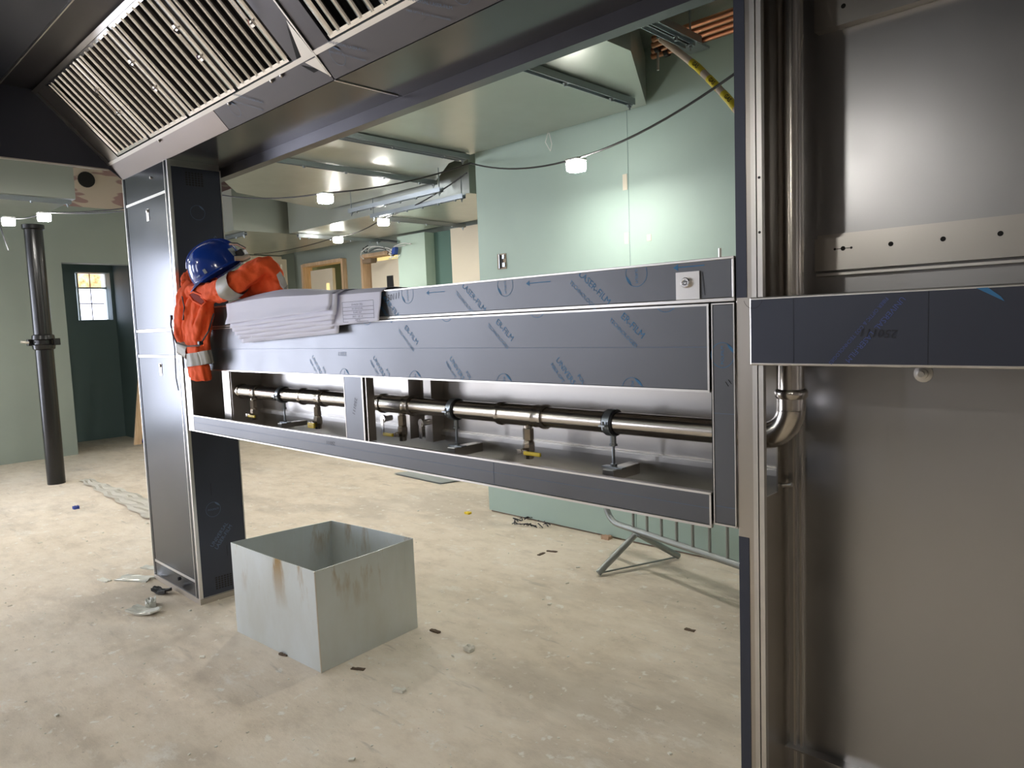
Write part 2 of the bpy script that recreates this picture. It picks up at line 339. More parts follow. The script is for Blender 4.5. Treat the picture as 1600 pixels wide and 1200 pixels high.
MB().prism([sl(0, 0), sl(0, -.012), sl(.47, -.012), sl(.47, 0)], 'x', -2.53, -2.392).build('filler_panel', HOODF, hood)
MB().prism([sl(0, 0), sl(0, -.012), sl(.47, -.012), sl(.47, 0)], 'x', -2.375, -2.28).build('filler_panel', HOODF, hood)
MB().prism([sl(-.1, .007), sl(-.1, -.003), sl(.49, -.003), sl(.49, .007)], 'x', -2.388, -2.380).build('seam_strip', TRIM, hood)
# folded corner plates at the seam, and the knob screws along the channel
def sp3(x, s, n=0): y, z = sl(s, n); return Vector((x, y, z))
for P in (((-2.46, .0), (-2.385, .0), (-2.395, .13)), ((-2.46, -.018), (-2.385, -.018), (-2.385, -.095))):
    b = MB(); A = [b.bm.verts.new(sp3(x, s, .006)) for x, s in P]; B = [b.bm.verts.new(sp3(x, s, .008)) for x, s in P]
    b.bm.faces.new(A); b.bm.faces.new(B)
    for i in range(3): b.bm.faces.new((A[i], A[(i+1) % 3], B[(i+1) % 3], B[i]))
    b.build('corner_plate', TRIM, hood)
for P in (((-2.50, .0), (-2.455, .0), (-2.415, .12)), ((-2.50, -.02), (-2.44, -.05), (-2.395, -.093), (-2.45, -.075))):
    b = MB(); A = [b.bm.verts.new(sp3(x, s, .003)) for x, s in P]; b.bm.faces.new(A); b.build('open_seam', DARK, hood)
for x in (-3.10, -2.72, -2.64, -3.9):
    b = MB(); b.lathe(sp3(x, -.02, .0), (0, -.707, -.707), [(0, .007), (.012, .007), (.014, .004)], 10); b.build('screw', STEEL, hood, smooth=True)
# prints on the hood film
def hoodprint(s, size, x, sv, deg, m=INKD):
    U = FX; V = Vector((0, .707*-1, .707)); ux, uy = rot2(R(deg), U, V)
    p = Vector((x, 1.527-sv*.7, 2.471+sv*.7))+Vector((0, -.707, -.707))*.0015
    p = Vector((x, 1.565-.046*1-sv*.68, 2.43+.046*1+sv*.735))+Vector((0, -.735, -.68))*.003
    return text_mesh(s, size, p, ux, uy).build('film_print', m, hood)
for x, sdeg in ((-2.95, 0), (-2.2, 0), (-1.75, 0)):
    hoodprint('UNIVERSAL LASER-FILM', .016, x, .015, -30); hoodprint('FIBER OPTIC & CO2 TECHNOLOGIES', .010, x-.03, -.012, -30)
def hlogo(x):
    c = Vector((x, 1.52, 2.478))+Vector((0, -.735, -.68))*.003; logo(c, .035, hood, 0, INKD, FX, Vector((0, -.68, .735)).normalized(), word='')
for x in (-3.1, -2.28, -1.62): hlogo(x)

# grease filters: frame, six baffles, wire handle; each can be lifted out
def grease_filter(x0, x1, label):
    g = thing('grease_filter', label, 'filter', ((x0+x1)/2, *sl(.235)), 'baffle grease filters in the sloping hood bank')
    cx = (x0+x1)/2; a = x0+.012; b = x1-.012
    for q in (.01, .452): MB().prism([sl(q, .001), sl(q, -.035), sl(q+.016, -.035), sl(q+.016, .001)], 'x', a, b).build('end_rail', POLISH, g)
    def slat(xa, xb, nm, top=.0, m=None):
        w = (xb-xa); bb = MB(); prof = [(0, -.005), (.0, -.002), (.18, .003), (.5, .005), (.82, .003), (1, -.002), (1, -.005), (.9, -.003), (.1, -.003)]
        bb.loft([[sp3(xa+w*u, s, n+top) for u, n in prof] for s in (.02, .46)]); return bb.build(nm, m or POLISH, g)
    slat(a, a+.032, 'side_frame'); slat(b-.032, b, 'side_frame')
    n = 6; span = (b-a-.064); p = span/n
    for i in range(n): slat(a+.032+p*(i+.34), a+.032+p*(i+.64), 'baffle')
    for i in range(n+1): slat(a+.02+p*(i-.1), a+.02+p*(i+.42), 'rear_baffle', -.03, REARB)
    hx = b-.03; P = [sp3(hx, .18, .008), sp3(hx+.005, .185, .025), sp3(hx+.028, .2, .03), sp3(hx+.03, .29, .03), sp3(hx+.005, .31, .025), sp3(hx, .315, .008)]
    MB().tube(P, .0035, 6).build('handle', POLISH, g, smooth=True)
    for q in (.18, .315): MB().obox(sp3(hx, q, .008), (1, 0, 0), (0, -.707, .707), (0, .707, .707), .010, .012, .004).build('handle_clip', POLISH, g)
    return g
grease_filter(-4.475, -3.982, 'leftmost baffle filter of the hood, next to the hood end panel')
grease_filter(-3.978, -3.487, 'second baffle filter from the left end of the hood, bright slats')
grease_filter(-3.483, -2.985, 'third baffle filter from the left end of the hood')
grease_filter(-2.981, -2.535, 'darker baffle filter just left of the plain panel and the torn hood seam')
grease_filter(-2.272, -1.78, 'baffle filter right of the hood seam, cut off by the top edge')

# ================================================================ SERVICE COLUMNS
YF, YB = 1.565, 1.84
lc = thing('service_column', 'tall film-wrapped steel service column standing left of the service rail', 'column', (-4.32, 1.7, 0))
cx0, cx1 = -4.66, -3.98
MB().box(cx0+.004, cx1-.004, YF+.004, YB-.002, .03, 2.43).build('body', STEEL, lc)
for nm, z0, z1 in (('lower_cover', .125, 1.375), ('middle_cover', 1.39, 1.522), ('upper_cover', 1.54, 2.262), ('top_cover', 2.275, 2.429), ('base_cover', .012, .115)):
    MB().box(cx0+.03, cx1-.055, YF-.004, YF+.004, z0, z1).build(nm, FILMC, lc, bevel=.0015)
MB().box(cx0, cx0+.025, YF-.006, YF+.01, .0, 2.429).box(cx1-.05, cx1-.018, YF-.006, YF+.01, 0, 2.429).build('front_frame', FILMC, lc, bevel=.002)
MB().box(cx1-.016, cx1, YF-.008, YF+.01, 0, 2.429).box(cx0-.004, cx0+.004, YF-.008, YF+.004, 0, 2.429).box(cx1-.057, cx1-.050, YF-.0075, YF+.004, 0, 2.429).build('edge_strip', TRIM, lc)
for z in (.12, 1.3825, 1.531, 2.2685): MB().box(cx0+.025, cx1-.05, YF-.0055, YF+.004, z-.007, z+.007).build('cover_joint', TRIM, lc)
MB().box(cx1-.004, cx1+.001, YF+.01, YB, .035, .98).box(cx1-.004, cx1+.001, YF+.01, YB, .98, 2.395).build('side_panel', FILM2, lc)
MB().box(cx1-.004, cx1+.002, YF+.002, YB+.002, 2.395, 2.40).box(cx1-.002, cx1+.004, YB-.004, YB+.002, .0, 2.40).build('side_trim', TRIM, lc)
MB().box(cx0-.002, cx1+.006, YF-.010, YB, 0, .03).build('base_trim', mat('plinth_steel', (.42, .37, .31), .5, .5), lc)
for zt in (2.34, .1):
    b = MB()
    for i in range(6):
        for k in range(6):
            y = 1.648+i*.0165; z = zt+.033-k*.0125
            b.box(cx1+.0005, cx1+.0018, y, y+.011, z-.0085, z)
    g = b.build('vent_slots', DARK, lc)
for z, x in ((1.33, -4.30), (2.20, -4.31), (.145-.06, -4.27)):
    if z > .2: MB().box(x-.018, x+.018, YF-.0065, YF-.004, z-.055, z+.012).build('torn_tab', TRIM, lc)
    MB().lathe((x, YF-.004, z), (0, -1, 0), [(0, .010), (.008, .010), (.009, .006)], 14).build('cam_lock', DARK if z < .2 else STEEL, lc, smooth=True)
for z, k in ((2.35, 0),):
    MB().lathe((-4.22, YF-.004, z+.02), (0, -1, 0), [(0, .008), (.008, .007)], 12).build('cam_lock', TRIM, lc, smooth=True)
UY = Vector((0, 1, 0))
logo((cx1+.0022, 1.70, 2.16), .04, lc, 0, INKD, UY, FZ, word='')
logo((cx1+.0022, 1.665, .52), .042, lc, 0, INKD, UY, FZ, word='POLIFILM')
print_text('film_print', 'UNIVERSAL\nLASER-FILM', .03, (cx1+.0022, 1.70, .36), 50, lc, INKD, UY, FZ)
print_text('film_print', 'UNIVERSAL LASER-FILM', .022, (cx1+.0022, 1.72, 1.95), 50, lc, INKD, UY, FZ)
MB().box(cx1+.002, cx1+.0024, 1.66, 1.6625, .6, .67).box(cx1+.002, cx1+.0024, 1.725, 1.7275, .24, .3).build('pen_mark', BLACKI, lc)

rc = thing('service_column', 'open-fronted stainless service column at the right edge, its back panel exposed', 'column', (-.44, 1.7, 0))
rx0, rx1 = -.785, -.105
MB().box(rx0, rx0+.042, YF, YF+.02, 0, 2.43).build('front_post', STEELV, rc, bevel=.002)
MB().box(rx0+.044, rx0+.0515, YF-.004, YF+.016, 0, 2.43).box(rx0+.0535, rx0+.065, YF-.002, YF+.012, 0, 2.43).build('post_return', TRIM, rc)
for z0, z1 in ((1.537, 2.43), (.0, .975)):
    MB().box(rx0+.0015, rx0+.027, YF-.0015, YF+.001, z0, z1).build('film_strip', FILM2, rc)
MB().box(rx0+.04, rx0+.0445, YF-.004, YF+.01, 0, 2.43).build('edge_strip', TRIM, rc)
sd = MB()
for q in ((YF+.02, YB, 0, 1.04), (YF+.02, YB, 1.385, 2.43), (YF+.02, 1.625, 1.04, 1.385), (1.775, YB, 1.04, 1.385)): sd.box(rx0, rx0+.004, *q)
sd.build('side_panel', STEELV, rc)
MB().box(rx1-.004, rx1, YF, YB, 0, 2.43).box(rx1-.06, rx1, YF-.002, YF+.02, 0, 2.43).build('side_panel', STEELV, rc)
MB().box(rx0+.004, rx1-.004, YB, YB+.004, 0, 2.43).build('back_panel', PANEL, rc)
for x in (-.762, -.745): MB().box(x-.0025, x+.0025, YB-.012, YB, 0, 2.43).build('corner_fold', TRIM, rc)
MB().box(rx0+.004, rx1-.004, YB-.004, YB, .0, .335).box(rx0+.004, rx1-.004, YB-.03, YB, .335, .339).build('base_plate', PANEL, rc)
# the wide bar across the front, in dark film with lighter edges
MB().box(-.745, rx1+.0, YF-.016, YF-.002, 1.383, 1.536).build('cross_bar', TRIM, rc, bevel=.003)
MB().box(-.741, rx1-.004, YF-.0175, YF-.0155, 1.3885, 1.5305).build('bar_film', FILM2, rc)
for x in (-.644, -.384): MB().box(x-.0003, x+.0003, YF-.018, YF-.0174, 1.389, 1.530).build('film_crease', BLACKI, rc)
yb_ = YF-.0185
INKB = mat('dull_blue_ink', (.06, .09, .26), .6)
print_text('film_print', 'UNIVERSAL  LASER-FILM', .0155, (-.480, yb_, 1.457), -130, rc, INKB, )
print_text('film_print', 'FIBER OPTIC & CO2 TECHNOLOGIES', .0105, (-.512, yb_, 1.455), -130, rc, INKB)
print_text('pen_mark', '250111', .024, (-.472, yb_-.0005, 1.452), 176, rc, BLACKI, shear=.2)
logo((-.735, yb_, 1.533), .022, rc, 0, BLACKI, zmax=1.530, word='')
b = MB(); P = [(-.306, 1.531), (-.288, 1.531), (-.268, 1.514), (-.262, 1.505), (-.284, 1.518)]
b.bm.faces.new([b.bm.verts.new((x, yb_, z)) for x, z in P]); b.build('logo_print', BLUE, rc)
# channels on the back panel
for nm, z0, z1, hz in (('mounting_channel', 1.597, 1.685, 1.647), ('mounting_channel', 2.165, 2.30, 2.205)):
    b = MB(); b.box(-.70, rx1-.004, YB-.03, YB-.026, z0, z1-.014).box(-.70, rx1-.004, YB-.026, YB, z0, z0+.004).box(-.70, rx1-.004, YB-.030, YB, z1-.014, z1-.010).box(-.70, rx1-.004, YB-.012, YB-.001, z1-.010, z1)
    b.build(nm, STEEL, rc)
    for k in range(5): MB().lathe((-.633+k*.1055, YB-.0298, hz), (0, -1, 0), [(0, .0055), (.0006, .0055)], 14).build('bolt_hole', DARK, rc)
MB().box(-.70, rx1-.004, YB-.022, YB-.002, 1.585, 1.591).build('channel_lip', TRIM, rc)
MB().box(-.652, -.614, YB-.0306, YB-.0298, 1.6462, 1.6478).lathe((-.652, YB-.0298, 1.647), (0, -1, 0), [(0, .003), (.0007, .003)], 8).lathe((-.614, YB-.0298, 1.647), (0, -1, 0), [(0, .003), (.0007, .003)], 8).build('slot_mark', DARK, rc)
MB().lathe((-.465, YB, 1.348), (0, -1, 0), [(0, .02), (.003, .02), (.004, .012), (.016, .012), (.017, .007), (.022, .0068)], 20).build('bolt_and_washer', TRIM, rc, smooth=True)
MB().box(-.776, -.758, 1.79, 1.80, 1.33, 1.37).build('rivet_bracket', DARK, rc)
MB().tube([(-.78, 1.80, 1.052), (-.755, 1.80, 1.058)], .006, 8).build('rivet', TRIM, rc)
for z in (1.74, 1.62): MB().lathe((rx0+.059, YF-.002, z+.06), (0, -1, 0), [(0, .003), (.001, .003)], 10).build('rivet', DARK, rc)

# ================================================================ SERVICE RAIL
RX0, RX1 = -3.965, -.789
ra = thing('service_rail', 'long horizontal film-wrapped steel service rail bridging the two columns, lower section open', 'service rail', (-2.4, 1.7, .985))
MB().box(RX0, RX1, YF+.006, YB-.01, 1.628, 1.632).build('top_plate', STEEL, ra)
MB().box(RX0, RX1, YB-.014, YB-.01, .99, 1.628).build('back_panel', STEEL, ra)
MB().box(RX0, RX1, YF+.006, YB-.014, .99, .994).build('tray', STEEL, ra)
MB().box(RX0, RX1, YB-.026, YB-.014, 1.085, 1.092).box(RX0, RX1, YB-.03, YB-.026, 1.072, 1.088).build('tray_fold', TRIM, ra)
MB().box(RX0, RX0+.004, YF+.006, YB-.014, .994, 1.628).build('end_plate', STEEL, ra)
MB().box(RX0+.0, -.787, YF-.003, YF+.006, 1.539, 1.632).build('top_band', FILM, ra, bevel=.002)
MB().box(RX0+.0, -.787, YF-.005, YF+.006, 1.628, 1.634).box(RX0, -.787, YF-.0045, YF+.006, 1.5305, 1.539).box(-.7925, -.787, YF-.0045, YF+.006, 1.539, 1.628).build('band_edge', TRIM, ra, bevel=.001)
fx1 = -.853
MB().box(RX0, fx1, YF-.003, YF+.006, 1.32, 1.524).build('fascia', FILM, ra, bevel=.002)
MB().box(RX0, fx1, YF-.0045, YF+.006, 1.315, 1.3205).box(fx1-.005, fx1, YF-.0045, YF+.006, 1.32, 1.524).box(RX0, fx1, YF-.004, YF+.006, 1.522, 1.527).build('fascia_edge', TRIM, ra)
MB().box(RX0, fx1+.06, YF+.004, YF+.008, 1.524, 1.5305).build('shadow_gap', DARK, ra)
MB().box(fx1+.0, fx1+.007, YF+.004, YF+.007, 1.0, 1.53).build('shadow_gap', DARK, ra)
MB().box(fx1+.009, -.790, YF-.003, YF+.006, .998, 1.524).build('end_strip', FILM, ra, bevel=.002)
MB().box(fx1+.007, fx1+.0095, YF-.0045, YF+.006, .996, 1.527).box(-.7905, -.788, YF-.0045, YF+.006, .996, 1.527).box(fx1+.009, -.7905, YF-.0045, YF+.006, .994, .998).box(fx1+.009, -.7905, YF-.0045, YF+.006, 1.524, 1.527).build('end_strip_edge', TRIM, ra)
MB().box(RX0, fx1, YF-.003, YF+.006, .99, 1.067).build('lower_bar', FILM, ra, bevel=.002)
MB().box(RX0, fx1, YF-.0045, YF+.012, 1.065, 1.0705).box(RX0, fx1, YF-.0045, YF+.006, .983, .9895).box(fx1-.005, fx1, YF-.0045, YF+.006, .99, 1.067).build('lower_bar_edge', TRIM, ra)
MB().box(RX0-.0, RX0+.07, YF-.004, YF+.006, .985, 1.32).build('left_stile', STEEL, ra, bevel=.002)
MB().box(-2.430, -2.312, YF-.001, YF+.002, 1.07, 1.316).build('divider', FILM, ra)
MB().box(-2.434, -2.430, YF-.002, YF+.01, 1.07, 1.316).box(-2.312, -2.304, YF-.002, YF+.03, 1.07, 1.316).box(-2.304, -2.286, YF+.03, YF+.034, 1.07, 1.316).box(-2.286, -2.282, YF-.001, YF+.034, 1.07, 1.316).build('divider_return', STEELV, ra)
MB().box(-3.66, -3.63, 1.66, YB-.014, .994, 1.6).box(-3.72, -3.64, 1.655, 1.66, .994, 1.6).build('partition', STEELV, ra)
for x in (-2.33, -2.19, ): MB().box(x, x+.045, 1.765, 1.768, 1.05, 1.628).box(x+.043, x+.045, 1.768, YB-.014, 1.05, 1.628).build('rear_stud', STEELV, ra)
for x in (-2.40, -2.155):
    MB().lathe((x, 1.76, 1.13), (0, -1, 0), [(0, .012), (.03, .012), (.035, .016), (.045, .016)], 14).box(x-.008, x+.008, 1.712, 1.716, 1.07, 1.13).build('toggle_latch', POLISH, ra, smooth=True)
MB().box(-.938, -.874, YF-.0075, YF-.0045, 1.5395, 1.606).build('lock_plate', STEEL, ra)
MB().lathe((-.908, YF-.007, 1.580), (0, -1, 0), [(0, .0125), (.008, .0125), (.010, .0105), (.010, .008), (.0085, .008)], 24).build('cam_lock', POLISH, ra, smooth=True)
b = MB()
for k in range(20):
    t0, t1 = R(125)+R(290)*k/20, R(125)+R(290)*(k+1)/20
    b.bm.faces.new([b.bm.verts.new((-.908+cos(t)*r_, YF-.0175, 1.580+sin(t)*r_)) for t, r_ in ((t0, .006), (t1, .006), (t1, .0045), (t0, .0045))])
b.box(-.9088, -.9072, YF-.0178, YF-.0174, 1.5805, 1.587).build('lock_symbol', BLACKI, ra)
MB().tube([(-.868, YF-.004, 1.603), (-.862, YF-.0045, 1.548)], .0006, 4).build('pen_mark', BLACKI, ra)
MB().tube([(-.895, 1.70, 1.632), (-.895, 1.70, 1.668)], .004, 8).lathe((-.895, 1.70, 1.632), (0, 0, 1), [(0, .009), (.006, .009)], 6).build('roof_bolt', STEEL, ra)
yp = YF-.0035
def pt(s, size, x, z, deg, m=BLUE, **k): return print_text('film_print', s, size, (x, yp, z), deg, ra, m, **k)
def arrow(x, z, w=.07):
    b = MB(); b.box(x-w/2+.01, x+w/2, yp-.0002, yp, z-.0012, z+.0012)
    b.bm.faces.new([b.bm.verts.new(p) for p in ((x-w/2, yp, z), (x-w/2+.014, yp, z+.008), (x-w/2+.014, yp, z-.008))]); b.build('arrow_print', BLUE, ra)
for x, z in ((-1.85, 1.610), (-1.392, 1.612), (-.905, 1.6185)): arrow(x, z, .085 if x > -1 else .095)
for x in (-2.0, -1.525, -1.055): logo((x, yp, 1.612), .033, ra, -90, zmax=1.628, zmin=1.546, leafdeg=215)
for x, z in ((-2.10, 1.575), (-1.665, 1.583), (-1.190, 1.585)):
    pt('LASER-FILM', .026, x, z, -42); pt('TECHNOLOGIES', .016, x-.04, z-.018, -42)
for x, z in ((-1.99, 1.47), (-1.535, 1.478), (-1.07, 1.480)):
    pt('ER-FILM', .026, x, z, -42); pt('TECHNOLOGIES', .015, x-.03, z-.018, -42)
for x in (-2.62, -2.19, -1.76, -1.30):
    pt('UNIVERS', .024, x, 1.357, -50); pt('FIBER OPT', .015, x-.03, 1.352, -50); pt('POL', .017, x+.055, 1.336, -50)
for x in (-2.42, -1.98, -1.545, -1.075):
    logo((x, yp, 1.312), .034, ra, -90, zmin=1.3205)
for x in (-2.25, -1.80, -1.40, -.97): logo((x, yp, 1.545), .034, ra, -90, zmax=1.522, zmin=1.32, leafdeg=215)
MB().box(RX0, fx1-.006, yp-.0001, yp+.0003, 1.4235, 1.4247).box(RX0, fx1-.006, yp-.0001, yp+.0003, 1.031, 1.032).box(-1.607, -1.6062, yp-.0001, yp+.0003, .992, 1.065).box(-.843, -.791, yp-.0001, yp+.0003, 1.2655, 1.2665).box(-.843, -.791, yp-.0001, yp+.0003, 1.040, 1.041).build('film_line', INKD, ra)
logo((-.819, yp, 1.405), .030, ra, 90, leafdeg=38)
pt('250111', .030, -2.09, 1.605, 6, BLACKI, shear=.3)
pt('250111', .022, -2.55, 1.040, 180, BLACKI); pt('11052', .024, -2.43, 1.402, 0, INKD, shear=.2)
print_text('pen_mark', '250111', .024, (-2.365, YF-.0015, 1.20), -110, ra, BLACKI)
MB().tube([(-.812, yp, 1.342), (-.805, yp, 1.332)], .0008, 4).tube([(-.805, yp, 1.347), (-.797, yp, 1.337)], .0008, 4).build('pen_mark', BLACKI, ra)

# ---------------------------------------------------------------- gas pipe
gp = thing('gas_pipe', 'stainless pipe run through the open rail, elbowing up inside the right column', 'pipe', (-2.2, 1.7, 1.198))
PR = .032; PZ = 1.198; PY = 1.70
MB().tube([(-3.73, PY, PZ), (-.80, PY, PZ)], PR, 32).build('horizontal_pipe', PIPE, gp, smooth=True)
MB().tube([(-.714, PY, 1.30), (-.714, PY, 2.42)], .0295, 32).build('vertical_pipe', PIPE, gp, smooth=True)
el = []; rr = []
Rb = .072
for k in range(13):
    t = R(90)*k/12; el.append((-.714-Rb+Rb*cos(t), PY, PZ+Rb-Rb*sin(t))); rr.append(.033)
el = [(-.714, PY, 1.30)]+el+[(-.80, PY, PZ)]; rr = [.033]+rr+[.033]
MB().tube(el, rr, 32).build('elbow', PIPE, gp, smooth=True)
MB().lathe((-.714, PY, 1.262), (0, 0, 1), [(0, .032), (.003, .0335), (.006, .032), (.03, .032), (.036, .0375), (.048, .0385), (.053, .036), (.054, .0315)], 32, cap=False).build('elbow_collar', PIPE, gp, smooth=True)
MB().tube([(-.756, PY+.065, 1.30), (-.756, PY+.065, 2.42)], .011, 16).build('small_riser', PIPE, gp, smooth=True)
def tee(x, w):
    pr = [(-w/2-.014, PR), (-w/2-.012, .0395), (-w/2-.002, .0395), (-w/2+.002, .0353), (w/2-.03, .0353), (w/2-.028, .037), (w/2-.024, .0353), (w/2-.002, .0353), (w/2+.002, .0395), (w/2+.012, .0395), (w/2+.014, PR)]
    t = MB().lathe((x, PY, PZ), (1, 0, 0), pr, 32, cap=False).build('tee_fitting', PIPE, gp, smooth=True)
    MB().lathe((x+.02, PY, PZ-.026), (0, 0, -1), [(0, .014), (.014, .014), (.015, .012)], 20).build('tee_outlet', PIPE, t, smooth=True)
tees = [(-1.60, .18), (-2.27, .17), (-2.89, .16), (-3.50, .16)]
for x, w in tees: tee(x, w)
MB().lathe((-3.73, PY, PZ), (-1, 0, 0), [(0, PR), (.004, .035), (.015, .035), (.02, .02), (.028, .012)], 24).build('end_cap', PIPE, gp, smooth=True)
def valve(x, label, n):
    v = thing('ball_valve', label, 'valve', (x, PY, 1.05), 'ball valves hanging from the pipe tees'); z = PZ-.036
    MB().lathe((x, PY, z), (0, 0, -1), [(0, .0115), (.006, .0115)], 16).lathe((x, PY, z-.006), (0, 0, -1), [(0, .017), (.002, .018), (.038, .018), (.040, .0155)], 6).build('upper_nut', BRASS, v)
    MB().lathe((x, PY, z-.046), (0, 0, -1), [(0, .015), (.006, .018), (.012, .0195), (.034, .0195), (.042, .017), (.044, .015), (.060, .015)], 8).build('valve_body', BRASS, v)
    sg = -1 if n in (1,) else 1
    MB().lathe((x-.005, PY-.018, z-.078), (0, -1, 0), [(0, .009), (.012, .009), (.013, .007), (.02, .007)], 12).box(x-.02*1, x+.022, PY-.036, PY-.033, z-.086, z-.072).build('spindle', BRASS, v)
    if n == 2: MB().box(x-.022, x+.032, PY-.042, PY-.033, z-.098, z-.074).build('lever', YEL, v, bevel=.003)
    else: MB().box(x+sg*.012 if sg > 0 else x-.075, x+.085 if sg > 0 else x-.012, PY-.042, PY-.034, z-.087, z-.074).build('lever', YEL, v, bevel=.003)
    if n == 2: print_text('lever_marking', 'MOP 5', .009, (x+.004, PY-.0425, z-.086), 0, v, mat('red_ink', (.5, .05, .03), .6))
valve(-1.58, 'ball valve with a yellow lever pointing right, nearest the right column', 0)
valve(-2.25, 'ball valve with a brass collar, just right of the narrow film divider', 1)
valve(-2.87, 'ball valve with an orange-yellow lever tag, just left of the narrow film divider', 2)
valve(-3.48, 'dark ball valve at the far left end of the open rail section', 3)
def clamp(x, label, arm=True):
    c = thing('pipe_clamp', label, 'clamp', (x, PY, 1.0), 'rubber-lined clamps carrying the pipe')
    MB().lathe((x, PY, PZ), (1, 0, 0), [(-.017, PR+.0003), (-.017, .037), (.017, .037), (.017, PR+.0003)], 28, cap=False).build('rubber_lining', BLACKR, c, smooth=True)
    MB().lathe((x, PY, PZ), (1, 0, 0), [(-.012, .037), (-.012, .0400), (.012, .0400), (.012, .037)], 28, cap=False).build('band', ZINC, c, smooth=True)
    MB().box(x-.011, x+.011, PY-.056, PY-.038, PZ-.006, PZ-.001).tube([(x, PY-.048, PZ-.016), (x, PY-.048, PZ+.008)], .004, 8).build('clamp_screw', ZINC, c)
    MB().lathe((x, PY, PZ-.036), (0, 0, -1), [(0, .009), (.026, .009), (.027, .012), (.033, .012), (.034, .009)], 6).build('boss_nut', ZINC, c)
    MB().tube([(x, PY, PZ-.06), (x, PY, 1.066)], .0045, 10).lathe((x, PY, 1.076), (0, 0, -1), [(0, .010), (.008, .010)], 6).build('threaded_rod', ZINC, c)
    MB().box(x-.036, x+.036, PY-.012, PY+.012, 1.064, 1.068).build('base_plate', ZINC, c)
    MB().box(x-.02, x+.02, PY-.03, YB-.032, 1.030 if arm else 1.040, 1.063).build('support_arm', STEEL, c, bevel=.002)
clamp(-1.242, 'black-lined pipe clamp on a rod, nearest the right column')
clamp(-1.932, 'black-lined pipe clamp between the two middle ball valves')
clamp(-3.168, 'black-lined pipe clamp in the left part of the open rail, left of the film divider', False)

# ================================================================ GALVANISED BOX
bx = thing('metal_box', 'open-topped square galvanised sheet metal box with rust stains on the concrete floor', 'box', (-3.1, 1.85, 0))
Bq = [Vector(p) for p in ((-2.747, 1.568), (-2.79, 2.14), (-3.50, 2.10), (-3.47, 1.528))]
Tq = [Vector(p) for p in ((-2.748, 1.566), (-2.799, 2.145), (-3.475, 2.105), (-3.468, 1.525))]
hts = [.458, .454, .44, .462]
for i in range(4):
    j = (i+1) % 4; b = MB(); n = 10; inn = ((Bq[0]+Bq[1]+Bq[2]+Bq[3])/4)
    ro = []; ri = []
    for k in range(n+1):
        t = k/n; bo = Bq[i].lerp(Bq[j], t); to = Tq[i].lerp(Tq[j], t); bow = -.006*sin(pi*t)
        d = (inn-bo).normalized(); hz = hts[i]*(1-t)+hts[j]*t
        ro.append([(bo.x, bo.y, .001), (to.x+d.x*bow, to.y+d.y*bow, hz)])
        ri.append([(bo.x+d.x*.004, bo.y+d.y*.004, .001), (to.x+d.x*(bow+.004), to.y+d.y*(bow+.004), hz)])
    rings = [[o[0], o[1], q[1], q[0]] for o, q in zip(ro, ri)]
    b.loft(rings); b.build('side_sheet', BOXM, bx)
b = MB()
for i in (0, 1):
    for s in (0, 1):
        pass
b.tube([(Bq[0].x+.002, Bq[0].y-.001, .002), (Tq[0].x+.002, Tq[0].y-.001, .458)], .0035, 6).build('folded_corner', TRIM, bx)

GRIM = mat('grimy_galvanised', (.34, .36, .35), .45, .7)
# ================================================================ CROWD BARRIER
ba = thing('crowd_barrier', 'galvanised crowd control barrier on splayed feet, standing beside the mint wall behind the rail', 'barrier', (-1.6, 3.32, 0))
d = (Vector((-1.667, 3.33, 0))-Vector((-2.45, 3.535, 0))).normalized()
def bp(u, z, o=0): return Vector((-2.45, 3.535, 0))+d*u+Vector((-d.y, d.x, 0))*o+Vector((0, 0, z))
L = 2.25; rad = .12
P = [bp(-.26, 1.0), bp(-.26, .36)]
P = []
def corner(cu, cz, a0, a1):
    for k in range(7):
        t = R(a0+(a1-a0)*k/6); P.append(bp(cu+rad*cos(t), cz+rad*sin(t)))
corner(-.14, .98, 90, 180); corner(-.14, .35, 180, 270); corner(L-.14, .35, 270, 360); corner(L-.14, .98, 0, 90); P.append(bp(-.14, 1.10))
MB().tube(P, .019, 12).build('frame', GRIM, ba, smooth=True)
for k in range(17): MB().tube([bp(.0+k*.122, .23), bp(.0+k*.122, 1.1)], .009, 8).build('bar', GRIM, ba, smooth=True)
for u in (.03, 1.85):
    f0 = bp(u, .215); A = Vector((-2.524, 3.275, .017)) if u < 1 else f0+Vector((-.10, -.26, -.198)); B = Vector((-2.318, 3.821, .017)) if u < 1 else f0+Vector((.10, .27, -.198))
    MB().tube([A, f0.lerp(A, .05)], .019, 12).build('foot', GRIM, ba, smooth=True)
    q = f0.lerp(B, .8); MB().tube([f0.lerp(B, .04), q, q+(B-q)*1+Vector((.0, 0, 0))], [.019, .019, .019], 12).build('foot', GRIM, ba, smooth=True)
    if u < 1: MB().tube([A+Vector((.01, .02, .0)), B+Vector((0, -.03, 0))], .005, 6).build('foot_tie', GRIM, ba)

